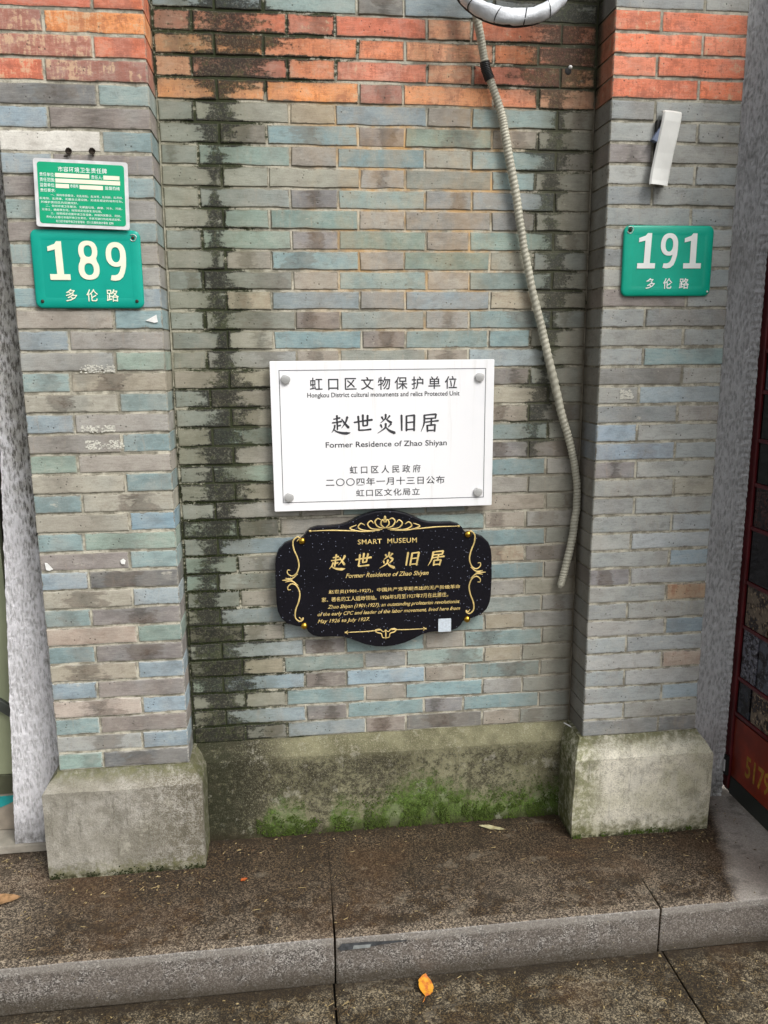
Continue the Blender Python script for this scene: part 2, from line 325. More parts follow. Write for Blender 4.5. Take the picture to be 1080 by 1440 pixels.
def enamel(name, a, b):
    t = NT(name); p = t.pos(); n = t.noise(p, 9, 4, .6); c = t.mix(t.step(n, .35, .7), a, b)
    sc = t.step(t.noise(p, 70, 5, .75), .70, .76); c = t.mix(t.mul(sc, .6), c, C(120, 132, 120))
    return t.done(c, t.math('MULTIPLY_ADD', n, .12, .30), [(t.noise(p, 12, 2), .05, .002)], spec=.3, coat=.05)
M['green_a'] = enamel('green_enamel_dull', C(6, 152, 134), C(10, 162, 142))
M['green_b'] = enamel('green_enamel_bright', C(8, 166, 138), C(12, 178, 150))
M['green_c'] = enamel('green_print', C(10, 158, 112), C(16, 166, 120))

# ---------------------------------------------------------------- object helpers
def link(o): COL.objects.link(o); return o
def mesh(name, verts, faces, mat, smooth=False):
    me = bpy.data.meshes.new(name); me.from_pydata([tuple(v) for v in verts], [], faces); me.update()
    if mat: me.materials.append(mat)
    if smooth:
        for q in me.polygons: q.use_smooth = True
    return me
def obj(name, me, parent=None, loc=None):
    o = bpy.data.objects.new(name, me); link(o)
    if loc is not None: o.location = loc
    if parent is not None: o.parent = parent
    return o
def tag(o, label=None, cat=None, group=None, kind=None):
    if label: o['label'] = label
    if cat: o['category'] = cat
    if group: o['group'] = group
    if kind: o['kind'] = kind
    return o
def empty(name, loc, label, cat, group=None):
    o = bpy.data.objects.new(name, None); o.empty_display_size = .05; o.location = loc; link(o); return tag(o, label, cat, group)
def bm_mesh(name, bm, mat, smooth=False):
    me = bpy.data.meshes.new(name); bmesh.ops.recalc_face_normals(bm, faces=bm.faces); bm.to_mesh(me); bm.free()
    if mat: me.materials.append(mat)
    for q in me.polygons: q.use_smooth = smooth
    return me
def box_bm(x0, x1, y0, y1, z0, z1, bevel=0, seg=2, cuts=0, jitter=0, seed=0, keep=None):
    bm = bmesh.new(); bmesh.ops.create_cube(bm, size=1)
    for v in bm.verts: v.co = Vector(((x0+x1)/2+v.co.x*(x1-x0), (y0+y1)/2+v.co.y*(y1-y0), (z0+z1)/2+v.co.z*(z1-z0)))
    if bevel: bmesh.ops.bevel(bm, geom=bm.edges[:], offset=bevel, segments=seg, profile=.6, affect='EDGES')
    if cuts:
        for _ in range(cuts):
            long = [e for e in bm.edges if e.calc_length() > max(x1-x0, y1-y0, z1-z0)/14]
            bmesh.ops.subdivide_edges(bm, edges=long, cuts=1, use_grid_fill=True)
    if jitter:
        for v in bm.verts:
            v.co += Vector((mn.noise(v.co*9+Vector((seed, 0, 0))), mn.noise(v.co*9+Vector((0, seed, 5))), mn.noise(v.co*9+Vector((3, 1, seed)))))*jitter \
                  + Vector((mn.noise(v.co*45), mn.noise(v.co*47+Vector((9, 0, 0))), mn.noise(v.co*43+Vector((0, 7, 0)))))*jitter*.5
    return bm
def box(name, a, mat, parent=None, bevel=0, **kw):
    return obj(name, bm_mesh(name, box_bm(*a, bevel=bevel, **kw), mat), parent)
def poly_ext(name, pts, y0, y1, mat, bevel=.0, parent=None, loc=None):
    """outline in x,z extruded from y0 (front) to y1, front arris bevelled"""
    bm = bmesh.new(); vs = [bm.verts.new((x, y1, z)) for x, z in pts]; f = bm.faces.new(vs)
    r = bmesh.ops.extrude_face_region(bm, geom=[f]); nv = [g for g in r['geom'] if isinstance(g, bmesh.types.BMVert)]
    for v in nv: v.co.y = y0
    if bevel:
        es = [e for e in bm.edges if all(abs(v.co.y-y0) < 1e-6 for v in e.verts)]
        bmesh.ops.bevel(bm, geom=es, offset=bevel, segments=3, profile=.5, affect='EDGES')
    return obj(name, bm_mesh(name, bm, mat), parent, loc)
def rrect(w_, h_, r, n=6):
    P = []
    for cx, cz, a0 in ((w_/2-r, h_/2-r, 0), (-w_/2+r, h_/2-r, 90), (-w_/2+r, -h_/2+r, 180), (w_/2-r, -h_/2+r, 270)):
        for i in range(n+1): a = R(a0+90*i/n); P.append((cx+r*math.cos(a), cz+r*math.sin(a)))
    return P
def tube_mesh(name, pts, rad, mat, n=10, cap=True, flat=1.0, smooth=True, flat_axis=Vector((0, 1, 0))):
    pts = [Vector(p) for p in pts]; V = []; F = []
    up_ = None
    for i, p in enumerate(pts):
        t = (pts[min(i+1, len(pts)-1)]-pts[max(i-1, 0)]).normalized()
        if up_ is None: up_ = Vector((0, 1, 0)) if abs(t.y) < .9 else Vector((1, 0, 0))
        a = (up_-t*up_.dot(t)).normalized(); up_ = a; b = t.cross(a)
        r = rad(i/(len(pts)-1), i) if callable(rad) else rad
        for k in range(n):
            th = 2*math.pi*k/n; rr = r(th) if callable(r) else r
            o = (a*math.cos(th)*flat+b*math.sin(th))*rr; V.append(p+o)
    for i in range(len(pts)-1):
        for k in range(n): F.append((i*n+k, i*n+(k+1) % n, (i+1)*n+(k+1) % n, (i+1)*n+k))
    if cap: F.append(tuple(range(n-1, -1, -1))); F.append(tuple((len(pts)-1)*n+k for k in range(n)))
    return mesh(name, V, F, mat, smooth)
def catmull(P, n=8):
    P = [Vector(p) for p in P]; Q = [P[0]*2-P[1]]+P+[P[-1]*2-P[-2]]; out = []
    for i in range(1, len(Q)-2):
        for k in range(n):
            t = k/n; a, b, c, d = Q[i-1], Q[i], Q[i+1], Q[i+2]
            out.append(.5*((2*b)+(c-a)*t+(2*a-5*b+4*c-d)*t*t+(-a+3*b-3*c+d)*t**3))
    out.append(P[-1]); return out
def ribbon(strokes, mat, name, lift=.00025, steps=5):
    """brush strokes [(x, z, width), ...] in metres -> flat lettering facing -y, each stroke a hair above the last"""
    V = []; F = []; y = 0
    for st in strokes:
        P = catmull([(a, 0, b) for a, b, _ in st], steps) if len(st) > 2 else [Vector((st[0][0], 0, st[0][1])).lerp(Vector((st[1][0], 0, st[1][1])), k/steps) for k in range(steps+1)]
        W = []
        for i in range(len(P)):
            u = i/(len(P)-1)*(len(st)-1); k = min(int(u), len(st)-2); W.append(st[k][2]+(st[k+1][2]-st[k][2])*(u-k))
        b = len(V); y -= lift/8
        for i, p in enumerate(P):
            t = (P[min(i+1, len(P)-1)]-P[max(i-1, 0)]).normalized(); nn = Vector((-t.z, 0, t.x))*W[i]/2
            V += [p+nn+Vector((0, y, 0)), p-nn+Vector((0, y, 0))]
        for i in range(len(P)-1): F.append((b+2*i, b+2*i+1, b+2*i+3, b+2*i+2))
        for e, s_ in ((0, -1), (len(P)-1, 1)):   # rounded stroke ends
            c = len(V); t = (P[min(e+1, len(P)-1)]-P[max(e-1, 0)]).normalized()
            V.append(P[e]+t*s_*W[e]*.35+Vector((0, y, 0))); F.append((b+2*e, c, b+2*e+1) if s_ > 0 else (b+2*e+1, c, b+2*e))
    me = mesh(name, V, F, mat); return me

def text(parent, s, cx, cz, width=None, height=None, mat=None, y=-.0006, bold=0.0, shear=0.0, name='lettering', align='CENTER', spacing=1.0, x_scale=None, smallcaps=False):
    """a line of lettering, scaled so that its drawn box is width wide (and height tall), centred on (cx, cz) of the parent"""
    cu = bpy.data.curves.new(name, 'FONT'); cu.body = s; cu.size = 1; cu.resolution_u = 3; cu.offset = min(bold, .009) if bold < .03 else .016; cu.shear = shear
    cu.space_character = spacing; cu.align_x = 'LEFT'; cu.extrude = 0
    to = bpy.data.objects.new(name, cu); link(to)
    bpy.context.view_layer.update()
    dg = bpy.context.evaluated_depsgraph_get()
    me = bpy.data.meshes.new_from_object(to.evaluated_get(dg)); bpy.data.objects.remove(to); bpy.data.curves.remove(cu)
    xs = [v.co.x for v in me.vertices]; ys = [v.co.y for v in me.vertices]
    if not xs: return None
    x0, x1, z0, z1 = min(xs), max(xs), min(ys), max(ys)
    kz = height/(z1-z0) if height else width/(x1-x0)
    kx = width/(x1-x0) if width else kz
    for v in me.vertices:
        X = (v.co.x-x0)*kx - ((x1-x0)*kx/2 if align == 'CENTER' else 0); Z = (v.co.y-(z0+z1)/2)*kz
        v.co = Vector((X, 0, Z))
    me.materials.clear(); me.materials.append(mat); me.update()
    return obj(name, me, parent, (cx, y, cz))

# ---------------------------------------------------------------- bricks
GZ = .0545; RZ = .0550; HJ = .0058; D = .116; ZR = 34*GZ
PAL = {'T': (130,149,148), 't': (131,149,140), 'B': (138,151,158), 'G': (138,140,132), 'W': (147,143,136), 'P': (128,122,119), 'D': (112,110,107), 'Y': (158,151,136), 'K': (84,82,78),
       'b': (124,150,164), 'H': (214,210,200), 'g': (148,151,149), 'a': (158,161,160), 'c': (131,133,131), 'e': (158,132,104), 'q': (176,160,146), 'L': (136,148,158),
       'O': (212,132,94), 'o': (226,160,118), 'R': (190,110,86), 'N': (166,118,104), 'x': (206,118,86), 'z': (204,128,102), 'i': (204,136,86)}
for _k in 'TtBGWPDYbgacLeq':      # kiln-mates: pull the grey family towards a common grey-green
    PAL[_k] = tuple(round(v+(m_-v)*.08) for v, m_ in zip(PAL[_k], (142, 147, 142)))
_bc = {}
def brick_mesh(w_, h_, dep, var):
    key = (round(w_, 4), round(h_, 4), round(dep, 4), var)
    if key in _bc: return _bc[key]
    rg = random.Random(hash(key) % 9999)
    rings = []; js = [(rg.uniform(-.0016, .0016), rg.uniform(-.0009, .0009)) for _ in range(4)]
    for ins, y in ((0, dep), (0, .0018), (.0020, .0), (.0065, -.0002)):
        q = []
        for k, (a, b) in enumerate(((-1, -1), (1, -1), (1, 1), (-1, 1))):
            q.append((a*(w_/2-ins)+js[k][0], y, b*(h_/2-ins)+js[k][1]))
        rings.append(q)
    # points part-way along each arris, so that edges are not ruler-straight
    V = []; E = []; segs = 5 if w_ > .16 else 3
    for ri, q in enumerate(rings):
        for k in range(4):
            a, b = Vector(q[k]), Vector(q[(k+1) % 4]); n = segs if k in (0, 2) else 1
            for j in range(n):
                p = a.lerp(b, j/n)
                if j and ri > 0: p.z += random.Random(hash((key, k, j)) % 99991).uniform(-.0016, .0016)
                V.append(p); E.append(1.0 if ri == 3 else (.35 if ri == 2 else 0))
    n = len(V)//4; F = []
    for ri in range(3):
        for k in range(n): F.append((ri*n+k, ri*n+(k+1) % n, (ri+1)*n+(k+1) % n, (ri+1)*n+k))
    F.append(tuple(3*n+k for k in range(n)))
    me = mesh('brick', V, F, M['brick'])
    at = me.attributes.new('edge', 'FLOAT', 'POINT')
    for i, e in enumerate(E): at.data[i].value = e
    _bc[key] = me; return me
def brick(parent, x0, x1, z0, z1, y, dep, code, smoke=0.0, rg=random):
    w_ = x1-x0-HJ*.9; h_ = z1-z0-HJ
    if w_ < .012: return
    o = obj('brick', brick_mesh(w_, h_, dep, rg.randint(0, 3) if w_ > .2 else rg.randint(0, 2)), parent,
            ((x0+x1)/2-parent.location.x, y+rg.uniform(-.0016, .0014)-parent.location.y, (z0+z1)/2-parent.location.z))
    r, g, b = PAL[code]; k = rg.uniform(.93, 1.07); tw = rg.uniform(-5, 5)
    o.rotation_euler = (rg.uniform(-.006, .006), rg.uniform(-.002, .002), rg.uniform(-.003, .003))
    o.color = (lin(max(0, r*k+tw))*1.20, lin(g*k)*1.21, lin(max(0, b*k-tw))*1.19, 1.0-smoke)
    return o
def rowz(n):
    """course n counted down from the red band: 1..34 grey, 0..-3 red, below -3 the grey courses above"""
    if n >= 1: return (34-n)*GZ, (35-n)*GZ
    if n > -4: return ZR+(-n)*RZ, ZR+(1-n)*RZ
    return ZR+4*RZ+(-n-4)*GZ, ZR+4*RZ+(-n-3)*GZ
TOPROW = -10; ZT = rowz(TOPROW)[1]
XE, XF = -.482, .726
REC = {1:'GGYBWTG',2:'GDTPtWG',3:'GtWTYTW',4:'GGGWGTG',5:'GGPTWBG',6:'GttWWWG',7:'GtPtWtG',8:'GWTWtGG',9:'GGWTWTG',10:'GYBWBYG',11:'GGPGWTG',12:'GYTPTTG',13:'GWWGWBG',
 14:'WYWGTPG',15:'GWWGTYG',16:'GYWTGWD',17:'GtWTGTG',18:'GWWTGPP',19:'GtWTPTW',20:'GYWTTWG',21:'GWWTGWG',22:'tKWGTWW',23:'GBWTTTG',24:'tWWTBYP',25:'tGWTGTW',26:'GWBTWWG',27:'GBTWTGW',28:'KWBTTYW',
 29:'GBPTWTG',30:'KYTWTYG',31:'tBPBWTG',32:'GYTWTWG',33:'GBPTPTG',34:'KDBPDWG',
 0:'iiiNoOo'[::1],-1:'oROzoRo',-2:'iiOOoOR',-3:'RRRRoOx',-4:'BBTDBcG',-5:'GWPTGBG',-6:'GTWGTWG'}
wall = empty('brick_wall', ((XE+XF)/2, D, 0), 'recessed grey brick wall between the two brick piers, carrying the plaques, streaked with black moss', 'wall')
rg = random.Random(3)
P_ = .3765; HW = .128; C0 = -.0695
for n in range(34, TOPROW-1, -1):
    z0, z1 = rowz(n); odd = n % 2 != 0
    c = C0 if odd else C0+P_/2
    js = []
    for k in range(-4, 5):
        js += [c+k*P_-HW/2, c+k*P_+HW/2]
    js = [XE+.002]+[j+rg.uniform(-.003, .003) for j in js if XE+.02 < j < XF-.02]+[XF-.002]
    codes = REC.get(n) or ''.join(rg.choice('GWTBG') for _ in range(8))
    # white plaque hides most of courses 14-21; bricks still run behind it
    for i in range(len(js)-1):
        code = codes[min(i, len(codes)-1)]
        ln = js[i+1]-js[i]
        sm = rg.choice((0, 0, 0, .5)) if n >= 1 and ln < .15 else (0 if rg.random() < .8 else .45)
        if code in 'PDK': sm = .7
        if n == -3 and i == 5: code = 'x'
        brick(wall, js[i], js[i+1], z0, z1, D, .06, code, sm, rg)
o = obj('mortar_joints', bm_mesh('mortar_joints', box_bm(XE, XF, D+.0026, D+.05, -.004, ZT), M['mortar']), wall, (-wall.location.x, -D, 0))

def pier(name, x0, x1, side, codes, label):
    t = empty(name, ((x0+x1)/2, .06, -.32), label, 'brick pier', 'brick piers flanking the recess'); rg = random.Random(11 if side < 0 else 12)
    ox = Vector((0, 0, 0))
    for n in range(34, TOPROW-1, -1):
        z0, z1 = rowz(n); odd = n % 2 != 0
        first_header = odd if side > 0 else (not odd)
        j = x0+(.126 if first_header else (x1-x0)-.126)+rg.uniform(-.004, .004)
        if side > 0: j += .0 if first_header else 0
        cc = codes(n)
        for i, (a, b) in enumerate(((x0, j), (j, x1))):
            code, sm = cc[i]
            w_ = b-a-HJ*.9+HJ*.45; h_ = z1-z0-HJ
            xa, xb = (a, b-HJ*.45) if i == 0 else (a+HJ*.45, b)
            me = pier_brick(xb-xa, h_, D+.004 if True else .1, rg.randint(0, 3))
            o = obj('brick', me, t, ((xa+xb)/2-t.location.x, rg.uniform(-.0016, .0014)-t.location.y, (z0+z1)/2-t.location.z))
            r, g, b_ = PAL[code]; k = rg.uniform(.94, 1.06); tw = rg.uniform(-3, 3)
            q_ = 1.20 if side < 0 else 1.38; o.color = (lin(r*k+tw)*q_, lin(g*k)*q_, lin(b_*k-tw)*q_, 1-sm); o.rotation_euler = (rg.uniform(-.004, .004), rg.uniform(-.002, .002), 0)
    obj('mortar_joints', bm_mesh('mortar_joints', box_bm(x0+.0028, x1-.0028, .0026, D+.05, -.004, ZT), M['mortar']), t, (-t.location.x, -t.location.y, .32))
    return t
def pier_brick(w_, h_, dep, var):
    """a brick whose end also shows: face and both ends with soft arrises"""
    key = (777, round(w_, 3), round(h_, 4), var)
    if key in _bc: return _bc[key]
    rg = random.Random(hash(key) % 9999)
    V = []; E = []; F = []; segs = 5 if w_ > .16 else 3
    def ring(ix, iy, iz, e):
        q = [(-w_/2+ix, -h_/2+iz), (w_/2-ix, -h_/2+iz), (w_/2-ix, h_/2-iz), (-w_/2+ix, h_/2-iz)]
        for k in range(4):
            a, b = q[k], q[(k+1) % 4]; n = segs if k in (0, 2) else 1
            for j in range(n):
                z = a[1]+(b[1]-a[1])*j/n
                if j: z += random.Random(hash((key, k, j)) % 99991).uniform(-.0016, .0016)
                V.append((a[0]+(b[0]-a[0])*j/n, iy, z)); E.append(e)
    ring(0, dep, .0, .3); ring(0, dep*.5, 0, .9); ring(0, .009, 0, .7); ring(.0002, .0028, .0004, .3); ring(.0022, .0003, .0016, .3); ring(.007, -.0002, .006, 1)
    n = len(V)//6
    for ri in range(5):
        for k in range(n): F.append((ri*n+k, ri*n+(k+1) % n, (ri+1)*n+(k+1) % n, (ri+1)*n+k))
    F.append(tuple(5*n+k for k in range(n)))
    me = mesh('brick', V, F, M['brick']); at = me.attributes.new('edge', 'FLOAT', 'POINT')
    for i, e in enumerate(E): at.data[i].value = e
    _bc[key] = me; return me
LP = {1:'D4T0',2:'B0P4',3:'H0T0',4:'B0P2',5:'P3T0',6:'T0W2',7:'P2T0',8:'T0W2',9:'W2W5',10:'T0B0',11:'W2T0',12:'B0W3',13:'g2t0',14:'T3Y8',15:'Y6T0',16:'B0W0',17:'W3T0',18:'t0W0',19:'Y3T0',20:'T0Y8',
 21:'Y2b0',22:'T0t3',23:'P0T0',24:'B0D6',25:'Y8B0',26:'T3P8',27:'q2t0',28:'T2P9',29:'Y6B0',30:'B0P2',31:'q6B0',32:'T0P2',33:'g5B0',34:'t3D5',
 0:'R0N1',-1:'N1x0',-2:'N0i1',-3:'R1x0',-4:'T0D2',-5:'W0T0'}
RPx = {3:'P5g0',13:'g0T0',14:'c3g0',16:'c2W0',17:'L0g0',18:'L3g0',19:'P6g0',20:'g0Y0',25:'P6a0',26:'g0e2',27:'g0g0',30:'a0q0',34:'c0D2',0:'x0x0',-1:'z1x0',-2:'x0z0',-3:'x1x0',-4:'c0g0',-5:'g0g0'}
def lcode(n):
    s = LP.get(n, 'G0T0'); return (s[0], int(s[1])/10), (s[2], int(s[3])/10)
rr = random.Random(5)
def rcode(n):
    if n in RPx: s = RPx[n]
    elif n < 14: s = rr.choice('cgcP')+'1'+rr.choice('ggc')+'0'
    else: s = rr.choice('ggac')+'0'+rr.choice('aagB')+'0'
    return (s[0], int(s[1])/10), (s[2], int(s[3])/10)
XB, XA, XC, XD = -.854, -.483, .727, 1.100
pier_l = pier('brick_pier', XB, XA, -1, lcode, 'left brick pier with teal and brown bricks, holding the 189 sign and green notice')
pier_r = pier('brick_pier', XC, XD, 1, rcode, 'right brick pier in even grey bricks under a red band, holding the number 191 sign')

# plinths: sloped weathering on top, straight below
def plinth(parent, x0, x1, xs0, xs1, y_top, y_f, yb, z_ar, mat, seed):
    """x0..x1 foot width, xs0..xs1 width at the top of the weathering"""
    bm = bmesh.new(); NX = 44
    prof = [(-.335, 0, 0), (-.30, 0, 0), (-.24, 0, 0), (-.18, 0, 0), (-.12, 0, 0), (z_ar-.006, 0, 0), (z_ar, .003, .1), (z_ar*.5, .5, .5), (-.004, 1, 1), (.001, 1.12, 1.0), (.0012, 3.2, 2.0)]
    rows = []
    for z, ty, tx in prof:
        y = y_f+(y_top-y_f)*min(ty, 1.0)+(max(0, ty-1))*.02
        a = x0+(xs0-x0)*tx; b = x1+(xs1-x1)*tx
        row = [Vector((a, yb, z))]+[Vector((a, y+(yb-y)*k, z)) for k in (.6, .3, .1)]
        row += [Vector((a+(b-a)*k/NX, y, z)) for k in range(NX+1)]
        row += [Vector((b, y+(yb-y)*k, z)) for k in (.1, .3, .6)]+[Vector((b, yb, z))]
        rows.append([bm.verts.new(v+Vector((mn.noise(v*7+Vector((seed, 0, 0)))*.0035+mn.noise(v*34)*.0016, mn.noise(v*8+Vector((0, seed, 0)))*.004+mn.noise(v*38)*.002, (mn.noise(v*9)*.004+mn.noise(v*40)*.002) if z > -.3 else 0))) for v in row])
    for i in range(len(rows)-1):
        for k in range(len(rows[0])-1): bm.faces.new((rows[i][k], rows[i][k+1], rows[i+1][k+1], rows[i+1][k]))
    me = bm_mesh('plinth', bm, mat)
    return obj('plinth', me, parent, (-parent.location.x, -parent.location.y, -parent.location.z))
plinth(pier_l, -.896, -.446, -.860, -.474, -.004, -.046, D+.03, -.045, M['pl_l'], 1.3)
plinth(pier_r, .686, 1.138, .716, 1.106, -.004, -.052, D+.03, -.054, M['pl_r'], 4.1)
plinth(wall, -.47, .71, -.482, .726, D-.006, D-.030, D+.05, -.052, M['pl_c'], 7.7)

# ---------------------------------------------------------------- plaster door surrounds
def jamb(name, x0, x1, yf, yb, z1, mat, label, taper=0, margin=False):
    t = empty(name, ((x0+x1)/2, yf, -.32), label, 'door surround', 'combed plaster door surrounds')
    bm = bmesh.new(); NX, NZ = 34, 460; grid = []
    z0 = -.33
    for j in range(NZ+1):
        z = z0+(z1-z0)*j/NZ; row = []
        xa = x0+taper*max(0, min(1.3, (z+.3)/1.26))
        for i in range(-3, NX+4):
            if i < 0: x = xa; y = yf+(-i)*(yb-yf)/3
            elif i > NX: x = x1; y = yf+(i-NX)*(yb-yf)/3
            else: x = xa+(x1-xa)*i/NX; y = yf
            v = Vector((x, y, z)); d = mn.noise(Vector((x*190, y*190, z*42)))*.0024+mn.noise(Vector((x*420, 3, z*160)))*.0016
            if margin and 0 <= i <= NX and x > x1-.034:
                d = math.sin(z*2*math.pi/.0085+mn.noise(v*60)*1.5)*.0017+.0004
            if 0 <= i <= NX: v.y += d
            else: v.x += d*(1 if i < 0 else -1)
            e = mn.noise(Vector((z*30, x0, 1)))*.0022+mn.noise(Vector((z*120, x0, 1)))*.0014
            if i <= 0 or i >= NX: v.x += e
            row.append(bm.verts.new(v-t.location))
        grid.append(row)
    for j in range(NZ):
        for i in range(len(grid[0])-1): bm.faces.new((grid[j][i], grid[j][i+1], grid[j+1][i+1], grid[j+1][i]))
    o = obj('plaster_face', bm_mesh('plaster_face', bm, mat), t)
    return t
JL = jamb('door_surround', -1.040, -.862, .108, .25, ZT, M['stucco_l'], 'pale grey combed plaster jamb left of the left pier, blackened at its upper part', taper=.078)
JR = jamb('door_surround', 1.090, 1.286, .125, .25, ZT, M['stucco_r'], 'light grey combed plaster jamb with a ridged margin beside the dark red door', margin=True)

# ---------------------------------------------------------------- ground
def slab(parent, x0, x1, y0, y1, z0, z1, mat, seed, skew=0, mat_front=None):
    bm = box_bm(x0, x1, y0, y1, z0, z1, bevel=.0045, seg=2, cuts=5, jitter=.0016, seed=seed)
    for v in bm.verts:
        if skew and v.co.x > x1-.02: v.co.x += skew*((v.co.y-y0)/(y1-y0))
    me = bm_mesh('granite_slab', bm, mat)
    if mat_front:
        me.materials.append(mat_front)
        for q in me.polygons:
            if q.normal.y < -.75 and q.center.y < y0+.01: q.material_index = 1
    o = obj('granite_slab', me, parent); return o
step = bpy.data.objects.new('stone_step', None); link(step); tag(step, 'low step of dark wet granite slabs along the foot of the wall', kind='structure')
YS = -.388
slab(step, -3.0, -1.62, YS, .30, -.46, -.32, M['slab'], 1, 0, M['riser'])
slab(step, -1.6175, -.0835, YS, .30, -.46, -.32, M['slab'], 2, .012, M['riser'])
slab(step, -.0795, .817, YS-.004, .30, -.46, -.3185, M['slab'], 3, .026, M['riser'])
slab(step, .8225, 2.3, YS, .30, -.46, -.3205, M['slab'], 4, 0, M['riser'])
# lime-mended chip under the nosing of the middle slab
pav = bpy.data.objects.new('pavement', None); link(pav); tag(pav, 'wet brown granite paving slabs in front of the step', kind='structure')
xs = [-3.2, -1.68, -.0862, .834, 1.75, 3.0]; ys = [-.395, -1.02, -1.65, -2.3, -3.0]
for r_ in range(4):
    for i in range(5):
        sh = (.0 if r_ % 2 == 0 else .45)
        a, b = xs[i]+(sh if r_ else 0), xs[i+1]+(sh if r_ else 0)
        slab(pav, a+.0018, b-.0018, ys[r_+1]+.0018, ys[r_]-.0018 if r_ else -.383, -.52, -.46+random.uniform(-.0006, .0006), M['pave'], 20+r_*5+i)
gm = plain('street_asphalt', (.06, .058, .052, 1), .85, var=.3, scale=40, bump=.6, dist=.004)
g = mesh('ground', [(-60, -80, -.50), (60, -80, -.50), (60, 40, -.50), (-60, 40, -.50)], [(0, 1, 2, 3)], gm)
tag(obj('ground', g), 'street ground running away in front of the step', kind='structure')

# ---------------------------------------------------------------- doors each side
def door_parts():
    # left doorway: sill, glazed door with a pale green leaf, a poster foot
    t = empty('glazed_door', (-1.45, .19, -.30), 'pale green glazed door leaf left of the left plaster jamb, dark rail and teal band at its foot', 'door')
    def bx(name, x0, x1, z0, z1, y0, y1, mat, bevel=.002):
        return obj(name, bm_mesh(name, box_bm(x0, x1, y0, y1, z0, z1, bevel), mat), t, tuple(-v for v in t.location))
    mg = plain('pale_green_film', C(142, 148, 120), .25, var=.1, scale=5)
    bx('door_panel', -1.90, -1.02, -.10, 2.2, .19, .215, mg)
    bx('bottom_rail', -1.90, -1.02, -.165, -.1005, .185, .22, plain('olive_rail', C(74, 76, 58), .5))
    bx('kick_plate', -1.90, -1.02, -.29, -.1655, .188, .216, plain('pinkish_board', C(142, 132, 118), .6))
    poly_ext('teal_band', [(-1.30, -.178), (-1.02, -.171), (-1.075, -.20), (-1.15, -.228), (-1.3, -.24)], .1845, .1875, plain('teal_print', C(30, 140, 140), .4), parent=t, loc=tuple(-v for v in t.location))
    dg = plain('dark_handle', C(62, 66, 62), .4)
    poly_ext('handle_bar', [(-1.30, .30), (-1.28, .325), (-1.022, .125), (-1.022, .085)], .172, .187, dg, .002, parent=t, loc=tuple(-v for v in t.location))
    s = tag(box('door_sill', (-1.90, -.87, .098, .30, -.3185, -.292), plain('pale_sill_stone', C(146, 140, 128), .7, var=.15, bump=.4, dist=.003), None, .004, cuts=3, jitter=.001), 'pale worn stone sill at the foot of the left plaster jamb', 'door sill')
door_parts()
# right: an opened door leaf, covered with framed pictures, standing out from the jamb
def red_leaf():
    X = 1.305; t = empty('picture_door', (X, -.22, -.31), 'opened dark red door leaf covered with small dark pictures and yellow numbers', 'door')
    L = t.location
    red = plain('dark_red_lacquer', C(96, 30, 34), .35, var=.2, scale=12)
    def bx(name, x0, x1, y0, y1, z0, z1, mat, b=.0015, label=None):
        o = obj(name, bm_mesh(name, box_bm(x0, x1, y0, y1, z0, z1, b), mat), t, tuple(-v for v in L))
        if label: o['label'] = label
        return o
    bx('door_panel', X, X+.035, -.60, .145, -.30, ZT, plain('black_board', C(26, 18, 20), .35, var=.3, scale=20))
    bx('edge_stile', X-.012, X-.0005, .108, .150, -.285, ZT-.01, red, .003)
    bx('bottom_rail', X-.006, X-.0005, -.60, .106, -.30, -.235, plain('dark_green_rail', C(40, 46, 42), .4), .002)
    ob = plain('orange_red_print', C(150, 54, 32), .4, var=.35, scale=9)
    bx('print_band', X-.004, X-.0005, -.60, .106, -.234, -.02, ob, .0008)
    rg = random.Random(2)
    pics = []
    for k, (a, b, c_) in enumerate(((60,66,74),(36,40,46),(92,84,70),(22,30,24),(48,52,64),(70,40,34),(34,44,38),(26,26,30),(84,88,96),(50,34,30))):
        tt = NT('dark_picture_print'); p = tt.pos(); n_ = tt.noise(p, 26+k*3, 3, .6, (1, 1, 1), (k*3, 0, k)); n2 = tt.noise(p, 90, 3)
        c1 = tt.mix(tt.step(n_, .42, .56), C(a*.5, b*.42, c_*.42), C(a*1.35, b*1.3, c_*1.3)); c1 = tt.mix(tt.step(n2, .56, .68, 0, .7), c1, C(min(255, a*2.1), min(255, b*2.0), min(255, c_*1.9))); pics.append(tt.done(c1, .25))
    z = -.005; row = 0
    while z < ZT-.15:
        h_ = rg.choice((.125, .15, .18, .14)); y = .100; sl_ = .012
        while y > -.58:
            w_ = rg.choice((.075, .10, .13, .09))
            f = bx('picture', X-.006, X-.0005, y-w_+.006, y-.004, z+.008, z+h_-.006, rg.choice(pics), .001)
            y -= w_
        bx('lattice_bar', X-.009, X-.0006, -.60, .106, z-.006, z+.006, red, .001)
        z += h_; row += 1
    # yellow number on the band
    cu = bpy.data.curves.new('number', 'FONT'); cu.body = '51792'; cu.size = 1; cu.resolution_u = 2; cu.offset = .02
    to = bpy.data.objects.new('number', cu); link(to); bpy.context.view_layer.update()
    me = bpy.data.meshes.new_from_object(to.evaluated_get(bpy.context.evaluated_depsgraph_get())); bpy.data.objects.remove(to)
    xs_ = [v.co.x for v in me.vertices]; k = .17/(max(xs_)-min(xs_))
    for v in me.vertices: v.co = Vector((X-.0048, .028-v.co.x*k, -.19+v.co.y*k*1.5))-L
    me.materials.clear(); me.materials.append(plain('yellow_print', C(176, 132, 46), .5, var=.25, scale=50)); obj('lettering', me, t)
    # hinge with a worn white patch near the foot
    bx('hinge', X-.022, X-.0125, .104, .132, -.235, -.165, M['black_hole'], .003)
    bx('hinge_pin', X-.028, X-.0225, .112, .122, -.222, -.180, M['edge_white'], .002)
red_leaf()
